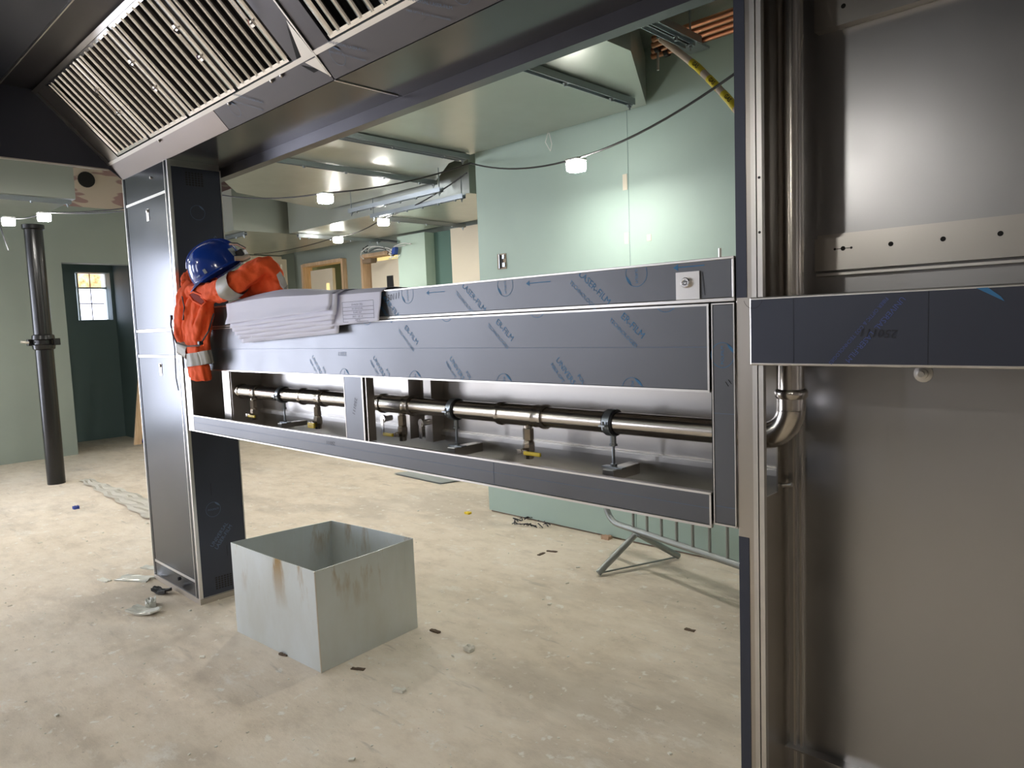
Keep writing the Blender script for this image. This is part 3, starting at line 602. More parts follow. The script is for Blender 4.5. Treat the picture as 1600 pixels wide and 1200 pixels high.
# ================================================================ PPE ON THE RAIL
def cloth(mb, pts, rs, flat=.6, seg=28, amp=.12, n1=5, ph=0, up=None, steps=6, cap=True):
    """a bunched fabric tube: path points, radii, folds running along it"""
    P = [Vector(p) for p in pts]; pp = []; rr = []
    for i in range(len(P)-1):
        p0 = P[max(i-1, 0)]; p1 = P[i]; p2 = P[i+1]; p3 = P[min(i+2, len(P)-1)]
        for k in range(steps):
            t = k/steps
            pp.append(.5*((2*p1)+(p2-p0)*t+(2*p0-5*p1+4*p2-p3)*t*t+(3*p1-p0-3*p2+p3)*t**3)); rr.append(rs[i]*(1-t)+rs[i+1]*t)
    pp.append(P[-1]); rr.append(rs[-1])
    rings = []
    for i, p in enumerate(pp):
        dd = (pp[min(i+1, len(pp)-1)]-pp[max(i-1, 0)]).normalized()
        u = Vector((0, 1, 0))
        u = (u-dd*u.dot(dd)).normalized(); w = dd.cross(u); ring = []
        for k in range(seg):
            a = 2*pi*k/seg; m = 1+amp*sin(n1*a+ph+i*.22)+amp*.6*sin((n1+4)*a-ph*2+i*.35)+amp*.5*sin(i*1.1+a*2+ph)
            ring.append(p+(u*cos(a)*flat+w*sin(a))*rr[i]*m)
        rings.append(ring)
    return mb.loft(rings, cap)
jk = thing('safety_jacket', 'crumpled orange high-visibility jacket with grey bands draped over the left end of the rail', 'jacket', (-3.75, 1.6, 1.63))
def J(px, py, y): return at(px, py, y=y)
MBJ = MB()
# lying over the top: sleeve ending in the open cuff, with the bunched body behind it
cloth(MBJ, [J(300, 455, 1.52), J(330, 458, 1.52), J(362, 447, 1.53), J(390, 428, 1.58), J(415, 416, 1.63), J(430, 424, 1.66), J(437, 440, 1.68)], [.040, .050, .052, .050, .044, .034, .02], .9, 30, .07, 5, 1.0)
cloth(MBJ, [J(290, 446, 1.55), J(298, 432, 1.60), J(318, 440, 1.62), J(350, 452, 1.64), J(400, 450, 1.66), J(440, 448, 1.70)], [.03, .042, .046, .05, .044, .022], .9, 28, .10, 5, 2)
cloth(MBJ, [J(375, 458, 1.62), J(400, 446, 1.64), J(425, 445, 1.66), J(440, 452, 1.66)], [.03, .042, .040, .02], .8, 24, .1, 4, 2)
# hanging body, bulging over the column edge
cloth(MBJ, [J(300, 440, 1.53), J(289, 462, 1.50), J(284, 492, 1.49), J(282, 515, 1.49), J(287, 535, 1.49), J(298, 550, 1.50)], [.034, .052, .054, .052, .044, .026], .55, 30, .08, 5, .3)
cloth(MBJ, [J(312, 452, 1.52), J(308, 480, 1.50), J(303, 510, 1.49), J(305, 535, 1.49), J(309, 560, 1.50), J(313, 592, 1.51)], [.045, .070, .074, .074, .084, .096], .40, 34, .07, 6, 1.7)
cloth(MBJ, [J(330, 462, 1.53), J(323, 495, 1.51), J(318, 530, 1.51), J(317, 560, 1.515), J(318, 588, 1.525)], [.036, .052, .060, .062, .064], .4, 30, .07, 5, 2.9)
cloth(MBJ, [J(322, 470, 1.50), J(313, 500, 1.475), J(305, 528, 1.475), J(304, 545, 1.49)], [.02, .026, .024, .015], .7, 20, .08, 3, .9)
cloth(MBJ, [J(302, 462, 1.49), J(292, 490, 1.47), J(290, 520, 1.475), J(296, 542, 1.49)], [.02, .024, .024, .015], .7, 20, .08, 3, 2.2)
fab = MBJ.build('fabric', ORANGE, jk, smooth=True)
m_ = fab.modifiers.new('merge', 'REMESH'); m_.mode = 'VOXEL'; m_.voxel_size = .0055; m_.use_smooth_shade = True
m_ = fab.modifiers.new('soft', 'SMOOTH'); m_.factor = .5; m_.iterations = 3
tx = bpy.data.textures.new('folds', 'CLOUDS'); tx.noise_scale = .045; tx.noise_depth = 1
m_ = fab.modifiers.new('folds', 'DISPLACE'); m_.texture = tx; m_.strength = .016; m_.mid_level = .5
# reflective bands wrap the sleeve and the hem
b = MB(); cloth(b, [J(355, 450, 1.53), J(363, 447, 1.533), J(371, 441, 1.54)], [.060, .061, .060], .94, 30, .02, 5, 1.0, steps=4, cap=False)
b.build('reflective_band', REFL, jk, smooth=True)
b = MB(); cloth(b, [J(308, 551, 1.497), J(311, 571, 1.50)], [.087, .095], .48, 34, .05, 6, 1.7, steps=4, cap=False).build('reflective_band', REFL, jk, smooth=True)
b = MB(); cloth(b, [J(318, 549, 1.50), J(322, 569, 1.505)], [.062, .062], .45, 34, .05, 6, 1.7, steps=4, cap=False).build('reflective_band', REFL, jk, smooth=True)
b = MB(); cloth(b, [J(284, 541, 1.485), J(297, 551, 1.49)], [.048, .044], .6, 30, .05, 5, .3, steps=4, cap=False).build('reflective_band', REFL, jk, smooth=True)
b = MB(); cloth(b, [J(436, 428, 1.64), J(441, 440, 1.64), J(447, 450, 1.645)], [.016, .022, .016], .5, 20, .15, 4, .3, steps=4).build('cuff_lining', REFL, jk, smooth=True)
MB().tube([J(268, 494, 1.46), J(267, 507, 1.45), J(270, 522, 1.44), J(276, 536, 1.44), J(292, 541, 1.445), J(312, 540, 1.455), J(326, 517, 1.46), J(334, 490, 1.49)], .004, 6).build('drawcord', BLACKR, jk, smooth=True)
MB().tube([J(284, 460, 1.48), J(288, 480, 1.455), J(286, 500, 1.45)], .003, 6).tube([J(270, 522, 1.44), J(273, 545, 1.46), J(275, 590, 1.48), J(279, 610, 1.49)], .0028, 6).build('drawcord', BLACKR, jk, smooth=True)
MB().obox(J(313, 536, 1.452), (1, 0, 0), (0, 1, 0), (0, 0, 1), .012, .01, .009).build('cord_toggle', BLACKR, jk, bevel=.003)
MB().obox(J(268, 496, 1.46), (1, 0, 0), (0, 1, 0), (0, 0, 1), .006, .006, .012).build('cord_toggle', BLACKR, jk, bevel=.003)
# cuff opening rim
b = MB(); b.tube([J(295, 459, 1.475), J(302, 470, 1.475), J(316, 478, 1.478), J(322, 472, 1.48), J(315, 461, 1.478), J(302, 456, 1.475), J(295, 459, 1.475)], .0055, 8).build('cuff_rim', ORANGE, jk, smooth=True)
b = MB(); P = [J(297, 460, 1.472), J(303, 468, 1.472), J(314, 475, 1.475), J(319, 471, 1.477), J(312, 463, 1.475), J(303, 458, 1.472)]
b.bm.faces.new([b.bm.verts.new(p) for p in P]); b.build('cuff_opening', mat('dark_orange_lining', (.25, .02, .008), .9), jk)

# hard hat, tipped to the left
hh = thing('hard_hat', 'glossy blue hard hat tipped on its side on top of the orange jacket', 'helmet', at(345, 425, y=1.60))
hc = at(343, 424, y=1.60)
ax = (_u2*.84-_r2*.50-_f*.20).normalized()      # crown direction
fw = (_r2*.80+_u2*.48-_f*.1); fw = (fw-ax*fw.dot(ax)).normalized(); sdv = ax.cross(fw)
def shell(rx, ry, h, lip, prof=14, seg=40, sc=1):
    rings = []
    for i in range(prof+1):
        t = (pi/2)*i/prof; r = cos(t)**.72 if i < prof else .001; z = sin(t)
        rings.append([hc+ax*(z*h)+(fw*cos(a)*rx+sdv*sin(a)*ry)*max(r, .001)*sc for a in [2*pi*k/seg for k in range(seg)]])
    return rings
b = MB(); rg = shell(.142, .115, .150, 0)
inner = [[hc+(p-hc)*.955 for p in r] for r in rg]
b.loft(rg, cap=False); b.loft(inner, cap=False); b.loft([rg[0], inner[0]], cap=False); b.build('shell', HAT, hh, smooth=True)
b = MB(); seg = 40; o_ = []; i_ = []; u_ = []
for k in range(seg):
    a = 2*pi*k/seg; ext = .010+.034*max(0, -cos(a))**2
    dr = fw*cos(a)*.142+sdv*sin(a)*.115
    i_.append(hc+dr*.98+ax*.004); o_.append(hc+dr*(1+ext/dr.length)-ax*(.006+.02*max(0, -cos(a))**2)); u_.append(hc+dr*(1+ext/dr.length)-ax*(.011+.02*max(0, -cos(a))**2))
b.loft([i_, o_, u_, [p-ax*.008 for p in i_]], cap=False); b.build('brim', HAT, hh, smooth=True)
for s in (-1, 0, 1):
    pts = [hc+ax*(sin(t)*.151)+(fw*cos(t)*.142*(abs(cos(t))**-.28 if abs(cos(t)) > .05 else 1))*.99+sdv*s*.024 for t in [R(35+110*k/14) for k in range(15)]]
    MB().tube(pts, .005, 8).build('ridge', HAT, hh, smooth=True)
STK = mat('grey_sticker', (.35, .42, .45), .5)
def sticker(px, py, w, h, ang, m=STK):
    dcam = (at(px, py, y=1.60)-Vector((0, 0, CAMH))).normalized(); o = Vector((0, 0, CAMH))
    # where the sight line meets the shell: march outward
    t = 3.0
    while t < 4.5:
        p = o+dcam*t-hc; z = p.dot(ax)/.150; r = math.hypot(p.dot(fw)/.142, p.dot(sdv)/.115)
        if 0 < z < 1 and r < math.cos(math.asin(z))**.72: break
        t += .001
    p = o+dcam*(t-.004); n = (p-(hc+ax*.02)).normalized(); u = (_r2*cos(ang)+_u2*sin(ang)); u = (u-n*u.dot(n)).normalized(); v = n.cross(u)
    MB().obox(p, u, v, n, w/2, h/2, .0015).build('sticker', m, hh, bevel=.001)
sticker(364, 393, .042, .036, R(-35)); sticker(320, 424, .016, .022, R(30)); sticker(310, 432, .030, .007, R(30), mat('pale_print', (.25, .35, .6), .5))
cl = hc+fw*.148-sdv*.0-_f*.03+ax*.012
MB().obox(hc+fw*.150-_f*.02, fw, ax, sdv, .020, .030, .030).build('lamp_clip', BLACKR, hh, bevel=.008)
MB().tube([hc+fw*.135+ax*.062-_f*.07, hc+fw*.165+ax*.045-_f*.06, hc+fw*.185+ax*.012-_f*.045], .007, 10).build('chrome_clip', POLISH, hh, smooth=True)
MB().tube([hc+fw*.12-ax*.012-_f*.08, hc+fw*.15-ax*.025-_f*.06, hc+fw*.175-ax*.02-_f*.03], .012, 10).build('head_strap', mat('webbing', (.55, .52, .42), .8), hh, smooth=True)

# ---------------------------------------------------------------- drawing sheets folded over the rail top
def sheet(x0, x1, zlow, off, k, label, wave=.006, zs=0, rise=0, yin=1.74):
    n = 26; path = []
    zt = 1.637+off*.8
    m = 16
    rows = []
    for i in range(n+1):
        u = i/n; x = x0+(x1-x0)*u; row = []
        zl = zlow+zs*u
        bump_ = rise*sin(pi*min(1, u*1.15))**1.2
        pts = [(yin, zt+bump_), (1.66, zt+.004+bump_), (1.61, zt+.006+bump_*.9), (1.580, zt+.004+bump_*.75), (YF-.010-off, zt-.012+bump_*.3), (YF-.014-off, zt-.05)]
        for j in range(5): pts.append((YF-.015-off-.002*j, zt-.05+(zl-(zt-.05))*(j+1)/5))
        for q, (y, z) in enumerate(pts):
            wv = wave*sin(u*7+k*1.3+q*.4)*(q/10)
            xs = x+(.010*sin(k*2.1+q*.7))*(q > 4)*(1-u)+(q > 4)*(.004*k*(q-4)/6)*(1-u)
            row.append((xs, y-abs(wv), z))
        rows.append(row)
    b = MB(); V = [[b.bm.verts.new(p) for p in r] for r in rows]
    for a_, c_ in zip(V, V[1:]):
        for q in range(len(a_)-1): b.bm.faces.new((a_[q], c_[q], c_[q+1], a_[q+1]))
    o = b.build('drawing_sheet', PAPER, None, (x0, YF, zlow), smooth=True)
    s_ = o.modifiers.new('thick', 'SOLIDIFY'); s_.thickness = .0006; s_.offset = 0
    tag(o, label, 'paper', 'drawing sheets folded over the rail'); return o
names = ['innermost and lowest', 'second from the rail, slightly shorter', 'third from the rail, shorter again', 'fourth from the rail, middle of the fan', 'fifth from the rail, upper part of the fan', 'outermost and shortest, its top bulging']
for k in range(6):
    sheet(-3.225-(.026*k), -2.40-.012*((k*3) % 4), 1.452+.018*k, .0025+.0028*k, k, 'large white drawing sheet over the rail, %s' % names[k], zs=.032, rise=.010+.004*k)
ts = sheet(-2.47, -2.135, 1.512, .004, 3, 'white drawing sheet whose ruled title block hangs right of the fanned stack', zs=.012, rise=.004)
# title block printed on that sheet
b = MB(); yy = YF-.0305; bx0, bx1, bz0, bz1 = -2.365, -2.165, 1.525, 1.60
for z in (bz0, 1.537, 1.552, 1.566, 1.580, bz1): b.box(bx0, bx1, yy-.0003, yy, z-.0006, z+.0006)
for x in (bx0, bx1): b.box(x-.0008, x+.0008, yy-.0003, yy, bz0, bz1)
o = b.build('title_block_lines', mat('grey_ink', (.12, .12, .2), .7), None, (0, 0, 0)); 
b = text_mesh('STAINLESS STEEL', .010, (-2.268, yy-.0004, 1.588), FX, FZ)
join(b, text_mesh('GAS SERVICE RAIL', .009, (-2.268, yy-.0004, 1.573), FX, FZ)); join(b, text_mesh('ISLAND UNIT', .009, (-2.268, yy-.0004, 1.559), FX, FZ)); join(b, text_mesh('250111   1:20   A1', .009, (-2.268, yy-.0004, 1.544), FX, FZ)); join(b, text_mesh('SHEET 01', .008, (-2.268, yy-.0004, 1.531), FX, FZ))
o2 = b.build('title_block_text', bpy.data.materials['grey_ink'], None, (0, 0, 0))
for q in (o, o2):
    q.data.transform(Matrix.Translation(-ts.location)); q.parent = ts

# ================================================================ LEFT SIDE
pl = thing('soil_pipe', 'black cast iron soil pipe standing on the floor left of the film-wrapped column', 'pipe', (-8.63, 2.0, 0))
MB().tube([(-8.63, 2.0, 0), (-8.63, 2.0, 2.66)], .083, 28).build('pipe', IRON, pl, smooth=True)
MB().lathe((-8.63, 2.0, 1.40), (0, 0, 1), [(0, .084), (.01, .10), (.05, .105), (.06, .09), (.10, .09), (.11, .105), (.15, .10), (.16, .084)], 28, cap=False).build('coupling', IRON, pl, smooth=True)
for a_ in (-.13, .13):
    MB().obox((-8.63+a_*.72, 2.0+a_*.72, 1.48), (1, 0, 0), (0, 1, 0), (0, 0, 1), .03, .03, .035).build('coupling_bolt', IRON, pl, bevel=.006)
MB().tube([(-8.63, 1.87, 1.48), (-8.63, 1.80, 1.49)], .012, 8).build('coupling_bolt', TRIM, pl)
MB().lathe((-8.63, 2.0, 2.62), (0, 0, 1), [(0, .084), (.01, .10), (.05, .10), (.055, .07)], 28).build('socket', IRON, pl, smooth=True)
p0 = at(214, 694, x=-10.48); p1 = at(228, 470, x=-10.52)
tag(MB().obox((p0+p1)/2+Vector((.03, 0, 0)), (0, 1, 0), (1, 0, 0), (p1-p0), .045, .022, (p1-p0).length/2).build('timber_plank', WOOD, None, tuple(p0)), 'raw timber plank leaning against the left wall beside the dark alcove', 'plank')

# ================================================================ DUCTS
def duct(label, outline, z0, z1, loc, seam=None):
    t = thing('air_duct', label, 'duct', loc)
    MB().prism(outline, 'z', z0, z1).build('duct_body', GALV, t)
    return t
A_ = [(-2.07, 1.98), (-2.07, 3.06), (-2.52, 3.88), (-4.2, 3.90), (-4.45, 3.96), (-5.1, 4.36), (-6.95, 4.38), (-6.54, 3.17), (-6.1, 2.85), (-6.0, 1.98)]
dA = duct('wide flat galvanised duct just beyond the hood, spanning towards the mint wall', A_, 2.80, 3.09, (-4, 3, 2.8))
MB().box(-4.165, -4.158, 1.98, 3.89, 2.795, 2.8005).build('sheet_seam', ZINC, dA)
dB = duct('lower galvanised duct at the back left, behind the wide flat duct', [(-7.85, 4.42), (-4.71, 4.42), (-4.71, 5.6), (-7.85, 5.6)], 2.65, 3.3, (-6.3, 5, 2.65))
dD = duct('galvanised duct against the far left corner, behind the film-wrapped column', [(-10.3, 3.80), (-7.97, 3.80), (-7.97, 5.6), (-10.3, 5.6)], 2.66, 3.12, (-9, 5, 2.66))
dC = duct('galvanised duct at the left edge above the soil pipe', [(-9.5, -.2), (-8.0, -.2), (-8.0, 2.235), (-9.5, 2.235)], 2.86, 3.18, (-8.7, 1, 2.86))
soffit = duct('pale low ceiling above the copper pipes at the top centre', [(-3.2, 1.98), (1.5, 1.98), (1.5, 3.88), (-3.2, 3.88)], 3.14, 3.4, (-1, 3, 3.14))  # lowered ceiling, built with the duct function
def strut(label, a, b, n=4, dbl=False, rods=True, top=None):
    a = Vector(a); b = Vector(b); d = (b-a).normalized(); s = Vector((-d.y, d.x, 0)); L = (b-a).length
    t = thing('strut_channel', label, 'strut', a.lerp(b, .5), 'strut channels carrying the ducts')
    m = MB(); z = Vector((0, 0, 1))
    for o in ((-.028, .028) if dbl else (0,)):
        c = a.lerp(b, .5)+s*o
        m.obox(c, d, s, z, L/2, .0205, .004); m.obox(c+s*.019, d, s, z, L/2, .002, .019); m.obox(c-s*.019, d, s, z, L/2, .002, .019)
    m.build('channel', ZINC, t)
    for k in range(n):
        p = a.lerp(b, (k+.5)/n)
        MB().lathe(p-z*.012, (0, 0, -1), [(0, .018), (.006, .018), (.007, .010), (.022, .010)], 8).build('bolt', ZINC, t)
    if rods:
        for p in (a+d*.03, b-d*.03): MB().tube([p-z*.05, Vector((p.x, p.y, top or p.z+.023))], .005, 6).lathe(p-z*.018, (0, 0, -1), [(0, .020), (.006, .020), (.007, .011), (.018, .011)], 6).build('threaded_rod', ZINC, t)
    return t
strut('strut under the wide duct nearest the mint wall corner lamp, right-hand one', (-2.50, 2.05, 2.775), (-2.50, 3.70, 2.775), 4)
strut('double strut channel under the wide duct ending at the mint wall corner', (-4.155, 2.05, 2.775), (-4.155, 3.87, 2.775), 4, True)
strut('strut under the left part of the wide duct, ending by the lower duct', (-5.03, 2.05, 2.775), (-5.03, 4.31, 2.775), 6)
strut('double strut channel at the top centre beside the copper pipes', (-1.95, 2.1, 2.90), (-1.95, 3.45, 2.90), 4, True, top=3.139)
strut('pale strut running along the front of the lower duct, upper of two', (-5.95, 4.0, 2.62), (-4.60, 4.0, 2.62), 6, top=2.799)
strut('pale strut running along the front of the lower duct, lower of two', (-6.10, 4.36, 2.62), (-4.72, 4.36, 2.62), 6, top=2.799)
strut('strut crossing under the lower duct beside the lamp', (-6.18, 4.57, 2.625), (-6.18, 5.70, 2.625), 3)
strut('strut under the left part of the lower duct, above the door', (-7.80, 4.5, 2.625), (-7.80, 5.68, 2.625), 4)
strut('strut under the duct at the left edge above the soil pipe', (-8.03, .2, 2.83), (-8.03, 2.2, 2.83), 3)
strut('strut across the duct behind the top of the film-wrapped column', (-9.4, 3.95, 2.635), (-8.0, 3.95, 2.635), 3)

# copper pipes, insulated cable with yellow tape
for k in range(4):
    y = 3.80-.075*k; tag(MB().tube([(-2.42+.05*k, y, 3.04+.0*k), (1.2, y, 3.04)], .0175, 14).build('copper_pipe', COP, None, (-2.4, y, 3.04), smooth=True), 'bare copper pipe under the low ceiling, %s' % ('nearest the mint wall', 'second from the mint wall', 'third from the mint wall', 'furthest from the mint wall')[k], 'pipe', 'copper pipes at the top right')
hz = thing('pipe_bracket', 'zinc clamp bracket with a hanging bolt under the ends of the copper pipes', 'bracket', (-2.15, 3.65, 2.98))
MB().box(-2.2, -2.08, 3.5, 3.86, 3.005, 3.018).build('plate', ZINC, hz); MB().tube([at(1028, 82, y=3.55), at(1028, 110, y=3.55)], .007, 8).build('hanging_bolt', TRIM, hz)
for y in (3.80, 3.70): MB().lathe((-2.32, y, 3.04), (1, 0, 0), [(-.012, .019), (-.012, .028), (.012, .028), (.012, .019)], 14, cap=False).build('pipe_clip', BLACKR, hz)
cb = thing('taped_pipe', 'pale lagged pipe wound with yellow warning tape, hanging at the top right', 'pipe', at(1035, 62, y=3.5))
cp = [at(1032, 60, y=3.40), at(1044, 69, y=3.42), at(1065, 85, y=3.45), at(1090, 105, y=3.4), at(1115, 130, y=3.35), at(1140, 157, y=3.3), at(1165, 190, y=3.25)]
MB().tube(cp, .018, 14).build('lagging', mat('lagging', (.62, .52, .44), .7), cb, smooth=True)
TAPE = mat('yellow_tape', (.75, .62, .04), .45)
for i, (a_, b_) in enumerate(((.44, .56), (.62, .72), (.77, .9))):
    def ip(t): t *= 6; i0 = min(int(t), 5); return cp[i0].lerp(cp[i0+1], t-i0)
    tp = MB().tube([ip(a_+(b_-a_)*k/4) for k in range(5)], .0195, 14).build('warning_tape', TAPE, cb, smooth=True)
    u = (ip(b_)-ip(a_)).normalized(); c = ip((a_+b_)/2); nn = Vector((0, 0, 1.5))-c; nn = (nn-u*nn.dot(u)).normalized(); v = nn.cross(u)
    text_mesh(('GAS', 'GAS', 'GAS')[i], .028, c+nn*.0225, u, v, bold=.0006).build('tape_text', BLACKI, tp)

# ================================================================ WORK LAMPS
lampm = mat('lamp_cap', (.7, .72, .7), .5)
def lamp(p, label):
    p = Vector(p); t = thing('work_lamp', label, 'lamp', p, 'festoon work lamps strung under the ducts')
    MB().box(p.x-.045, p.x+.045, p.y-.045, p.y+.045, p.z-.024, p.z+.03).build('diffuser', GLOWS, t, bevel=.010)
    MB().box(p.x-.038, p.x+.038, p.y-.038, p.y+.038, p.z-.028, p.z-.0245).build('led_panel', GLOW, t)
    MB().box(p.x-.047, p.x+.047, p.y-.047, p.y+.047, p.z+.030, p.z+.045).build('cap', lampm, t, bevel=.006)
    g = MB()
    for k in (-.046, .046): g.box(p.x-.002, p.x+.002, p.y+k-.002, p.y+k+.002, p.z-.03, p.z+.03).box(p.x+k-.002, p.x+k+.002, p.y-.002, p.y+.002, p.z-.03, p.z+.03)
    g.build('guard', lampm, t)
    return p
LPS = [((-2.70, 3.40, 2.40), 'bright work lamp hanging in front of the mint wall'),
       ((-4.77, 3.0, 2.47), 'work lamp hanging under the wide duct, highest of the middle three'),
       ((-6.03, 4.45, 2.555), 'work lamp by the end of the strut under the lower duct'),
       ((-7.49, 4.85, 2.555), 'work lamp hanging above the far doors'),
       ((-7.69, 1.60, 2.555), 'work lamp at the extreme left edge'),
       ((-7.27, 1.775, 2.555), 'work lamp just right of the top of the black soil pipe'),
       ]
for p, l in LPS: lamp(p, l)
for i, p in enumerate(((-1.4, -.7, 2.32), (-4.2, -.8, 2.32), (1.1, -1.6, 2.5), (-6.6, .1, 2.5), (1.6, 2.8, 2.5), (.2, -4.0, 2.5))):  # extra lamps out of view, added to brighten the near floor and filters
    lamp(p, 'unseen lamp added for fill light, %s' % ('over the open floor', 'just outside the hood near the filters', 'right of the viewpoint', 'between the hood end and the soil pipe', 'behind the right column', 'by the near wall')[i])
def cable(pts, label, r=.004, sag=.08):
    P = []
    for a_, b_ in zip(pts, pts[1:]):
        a_ = Vector(a_); b_ = Vector(b_)
        for k in range(12):
            t = k/12; P.append(a_.lerp(b_, t)-Vector((0, 0, sag*4*t*(1-t))))
    P.append(Vector(pts[-1])); tag(MB().tube(P, r, 6).build('lamp_cable', BLACKR, None, tuple(pts[0]), smooth=True), label, 'cable')
zc = Vector((0, 0, .045))
cable([at(1185, 88, y=2.9), Vector(LPS[0][0])+zc, at(735, 255, y=3.85)], 'black lamp cable sagging along the mint wall to its bright lamp', .006, .05)
cable([at(735, 255, y=3.84), Vector(LPS[1][0])+zc, (-6.4, 2.9, 2.74)], 'black lamp cable running under the wide duct', .006, .04)
cable([(-4.5, 4.2, 2.76), Vector(LPS[2][0])+zc, Vector(LPS[3][0])+zc, (-9.9, 5.0, 2.62)], 'black lamp cable running under the lower duct towards the far doors', .006, .04)
cable([(-8.6, 1.1, 2.7), Vector(LPS[4][0])+zc, Vector(LPS[5][0])+zc, (-6.2, 2.4, 2.60)], 'black lamp cable linking the two lamps at the left edge', .006, .03)
cable([Vector(LPS[5][0])+zc, (-6.0, 2.3, 2.53)], 'loose black cable drooping right of the left-edge lamps', .005, .03)
cable([at(0, 352, y=1.6), at(6, 372, y=1.6), at(13, 392, y=1.6)], 'short cable tail hanging at the extreme left edge', .006, 0)

# tangle of wires above the far doors, socket box, anchor
tg = thing('wire_tangle', 'tangle of loose pale wires hanging from the wall above the far doors', 'wires', at(600, 400, y=5.7))
for k in range(9):
    x = 572+k*7; P = []; r0 = 5+random.random()*9; c0 = (x, 386+random.random()*16)
    for q in range(15):
        a = q/14*2*pi*(.55+.5*random.random()*.3)+k
        P.append(at(c0[0]+r0*cos(a)*1.2+q*1.2-8, c0[1]+r0*sin(a)*.8, y=5.7+.02*sin(q+k)))
    MB().tube(P, .006, 5).build('wire', WHITEP if k % 3 else BLACKR, tg, smooth=True)
MB().obox(at(617, 392, y=5.68), (1, 0, 0), (0, 1, 0), (.3, 0, 1), .03, .03, .045).build('connector', mat('blue_plastic', (.02, .06, .3), .5), tg, bevel=.006)
MB().tube([at(572, 375, y=5.72), at(585, 374, y=5.72), at(622, 379, y=5.72)], .02, 8).build('conduit', ZINC, tg)
MB().obox(at(577, 408, y=5.72), (1, 0, 0), (0, 1, 0), (0, 0, 1), .10, .05, .03).build('junction_box', mat('dusty_brown', (.20, .14, .09), .8), tg, bevel=.01)
ob = thing('wall_box', 'small open metal back box sunk in the mint wall below the lamp', 'back box', (-3.847, 3.91, 1.965))
MB().box(-3.895, -3.805, 3.915, 3.919, 1.905, 2.02).build('back_plate', mat('hole_dust', (.30, .24, .18), .8), ob)
MB().box(-3.872, -3.865, 3.905, 3.915, 1.91, 2.015).box(-3.835, -3.81, 3.905, 3.915, 1.92, 1.95).box(-3.835, -3.815, 3.905, 3.915, 1.98, 2.01).build('metal_lug', ZINC, ob); MB().box(-3.862, -3.838, 3.912, 3.9155, 1.915, 2.01).build('hole', DARK, ob)
# blue-ish drip wires at wall top
tag(MB().tube([at(857, 205, y=3.9), at(852, 222, y=3.88), at(860, 236, y=3.88), at(862, 225, y=3.88), at(858, 208, y=3.88)], .003, 5).build('loose_wire', WHITEP, None, tuple(at(857, 205, y=3.9))), 'thin white wire loop hanging down the mint wall from the duct edge', 'wire')

# ================================================================ THINGS LYING ON THE FLOOR
sh = [at(*p, z=0) for p in ((615, 741), (655, 736), (738, 749), (688, 757))]
b = MB(); b.bm.faces.new([b.bm.verts.new((p.x, p.y, .012)) for p in sh]); b.bm.faces.new([b.bm.verts.new((p.x, p.y, .0005)) for p in sh][::-1])
tag(b.build('grey_sheet', mat('sheet_grey', (.36, .38, .38), .5), None, (sh[0].x, sh[0].y, 0)), 'flat grey sheet lying on the floor beyond the open rail', 'sheet')
# crumpled strip of plastic wrap
b = MB(); a0 = at(132, 751, z=0); a1 = at(262, 806, z=0); dd = (a1-a0); n = 34; sv = Vector((-dd.y, dd.x, 0)).normalized(); rows = []
for i in range(n+1):
    t = i/n; row = []
    for k in range(7):
        w = (.05+.11*t)*(k/6-.5)*2; row.append(a0+dd*t+sv*(w+.015*sin(i*1.1))+Vector((0, 0, .004+.020*abs(sin(k*1.3+i*.23))*(1-abs(k/3-1)*.6)+.006*random.random())))
    rows.append(row)
b.loft(rows, cap=False, closed=False)
tag(b.build('plastic_wrap', mat('dusty_wrap', (.62, .58, .50), .35), None, tuple(a0), smooth=False), 'long crumpled strip of dusty plastic wrap lying from the soil pipe towards the column', 'wrap')
def scrap(px, py, w, d_, h, m, name, label, cat, ang=0, bent=0, group=None):
    p = at(px, py, z=0); u = Vector((cos(ang), sin(ang), 0)); v = Vector((-sin(ang), cos(ang), 0)); b = MB(); n = 5; rows = []; rnd = random.Random(int(px*7+py))
    top = []; bot = []
    for i in range(n+1):
        rt = []; rb = []
        for k in range(n+1):
            x = (i/n-.5)*w*(1+.12*rnd.uniform(-1, 1)); y = (k/n-.5)*d_*(1+.12*rnd.uniform(-1, 1)); z = h*(.5+.5*rnd.random())+bent*abs(i/n-.5)*2*w*.5
            q = p+u*x+v*y; zb = .0005+bent*abs(i/n-.5)*2*w*.5*.8
            rt.append(q+Vector((0, 0, zb+h*(.5+.5*rnd.random())))); rb.append(q+Vector((0, 0, zb)))
        top.append([b.bm.verts.new(z_) for z_ in rt]); bot.append([b.bm.verts.new(z_) for z_ in rb])
    for i in range(n):
        for k in range(n):
            b.bm.faces.new((top[i][k], top[i+1][k], top[i+1][k+1], top[i][k+1])); b.bm.faces.new((bot[i][k], bot[i][k+1], bot[i+1][k+1], bot[i+1][k]))
    for i in range(n):
        for L_, R_ in ((0, 1), (n, 0)):
            b.bm.faces.new((top[i][L_], top[i+1][L_], bot[i+1][L_], bot[i][L_])); b.bm.faces.new((top[L_][i], top[L_][i+1], bot[L_][i+1], bot[L_][i]))
    o = b.build(name, m, None, tuple(p)); tag(o, label, cat, group); return o
PLW = mat('clear_scrap', (.66, .66, .60), .25); CRM = mat('plaster_crumb', (.80, .77, .68), .8); BRN = mat('brown_bits', (.13, .09, .06), .8)
scrap(212, 905, .22, .09, .012, PLW, 'plastic_offcut', 'flat clear plastic offcut on the floor left of the column base', 'scrap', .5)
scrap(238, 888, .16, .05, .010, PLW, 'plastic_offcut', 'small clear plastic offcut touching the column base', 'scrap', .4)
scrap(226, 958, .17, .08, .014, PLW, 'torn_bottle', 'crumpled clear plastic piece on the floor in front of the column', 'scrap', .5, .25)
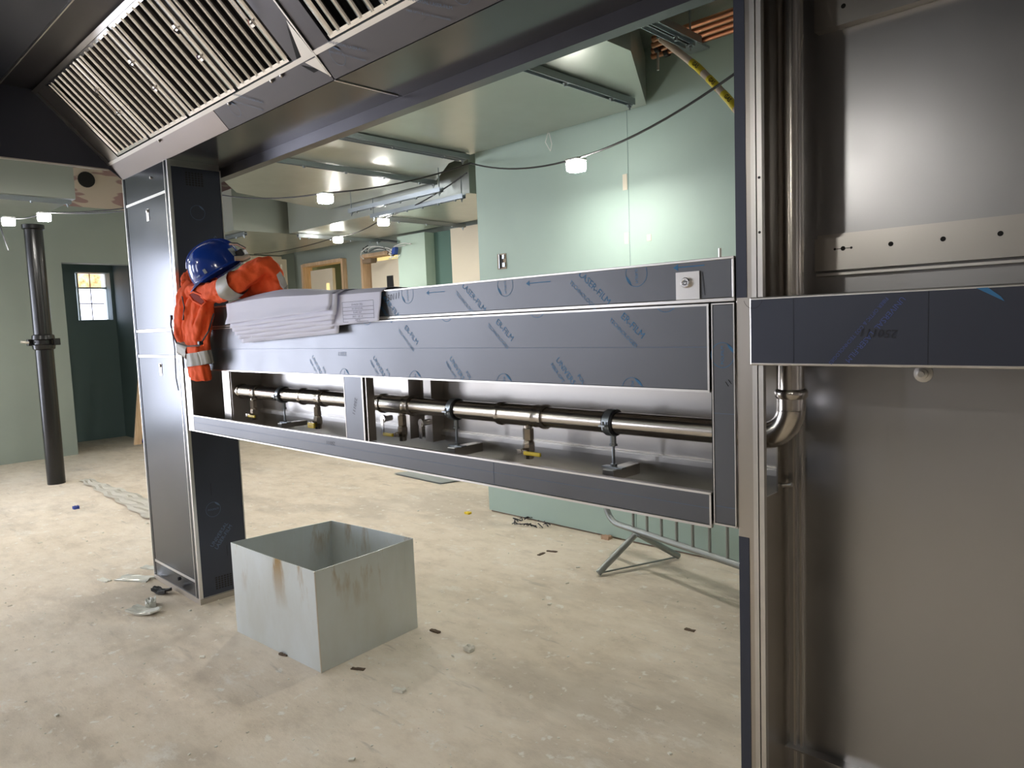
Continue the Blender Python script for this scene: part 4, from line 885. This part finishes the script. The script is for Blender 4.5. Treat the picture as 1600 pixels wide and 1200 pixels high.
scrap(236, 948, .05, .09, .05, PLW, 'plastic_scrap', 'upright curled end of torn plastic in front of the column', 'scrap', 1.2)
scrap(252, 927, .11, .05, .02, BLACKR, 'black_scrap', 'folded black scrap on the floor by the column corner', 'scrap', .3, .35)
scrap(163, 907, .10, .04, .008, CRM, 'plaster_flake', 'white plaster flake on the floor left of the column', 'flake', .2)
scrap(119, 795, .045, .045, .03, mat('blue_scrap', (.02, .05, .3), .5), 'blue_scrap', 'tiny blue scrap on the floor below the soil pipe', 'cap')
scrap(223, 691, .10, .06, .05, bpy.data.materials['blue_scrap'], 'blue_rag', 'small blue rag on the floor by the leaning plank', 'rag')
scrap(731, 803, .05, .035, .02, YEL, 'yellow_earplug', 'tiny yellow plug on the floor under the open rail', 'earplug')
scrap(733, 1016, .045, .035, .022, CRM, 'plaster_lump', 'largest pale plaster lump in front of the metal box', 'lump')
scrap(624, 1080, .05, .03, .012, CRM, 'plaster_lump', 'flat pale plaster crumbs below the right side of the metal box', 'lump', .4)
scrap(445, 1023, .05, .03, .010, BRN, 'brown_scrap', 'brown scrap touching the lower left edge of the metal box', 'scrap', .3)
scrap(560, 1046, .065, .018, .006, BRN, 'brown_scrap', 'dark brown sliver on the floor just right of the box corner', 'scrap', .5)
scrap(680, 987, .06, .02, .008, BRN, 'brown_scrap', 'dark sliver on the floor by the right corner of the metal box', 'scrap', .1)
scrap(1078, 985, .05, .02, .006, BRN, 'brown_scrap', 'dark smear-like sliver on the floor near the right column', 'scrap', .1)
scrap(862, 862, .07, .02, .006, BRN, 'brown_scrap', 'dark sliver on the floor between the box and the barrier', 'scrap', .3)
scrap(846, 866, .02, .06, .006, BRN, 'brown_scrap', 'short dark sliver pointing at the viewer left of the barrier', 'scrap', .1)
scrap(948, 842, .06, .05, .03, mat('brick_bit', (.5, .33, .22), .8), 'brick_chip', 'small tan brick chip against the mint wall foot beside the barrier', 'chip')
ms = at(828, 818, z=0); b = MB()
for k in range(22):
    a = k/22*2*pi; p = ms+Vector((.13*cos(a), .09*sin(a), .012)); b.tube([p, p+Vector((.03*sin(a*3), .03*cos(a*5), .012)), p+Vector((.05*cos(a*2), .02*sin(a*4), -.004))], .004, 5)
tag(b.build('wire_scrap', BLACKR, None, tuple(ms)), 'tangled ring of dark wire on the floor at the foot of the mint wall', 'wire')
# crumbs of plaster scattered about: nobody could count them
b = MB(); rnd = random.Random(3)
for k in range(520):
    x = rnd.uniform(-7.5, -.9); y = rnd.uniform(.6, 3.7)
    if -3.55 < x < -2.7 and 1.45 < y < 2.2: continue
    s = rnd.uniform(.0012, .0035) if rnd.random() < .93 else rnd.uniform(.004, .008)
    b.obox((x, y, s*.5), (rnd.random()+.1, rnd.random(), .1), (-rnd.random(), rnd.random()+.1, 0), (0, 0, 1), s*rnd.uniform(.8, 1.7), s, s*.5)
tag(b.build('plaster_crumbs', CRM), 'pale plaster crumbs scattered over the concrete floor', 'debris', None, 'stuff')
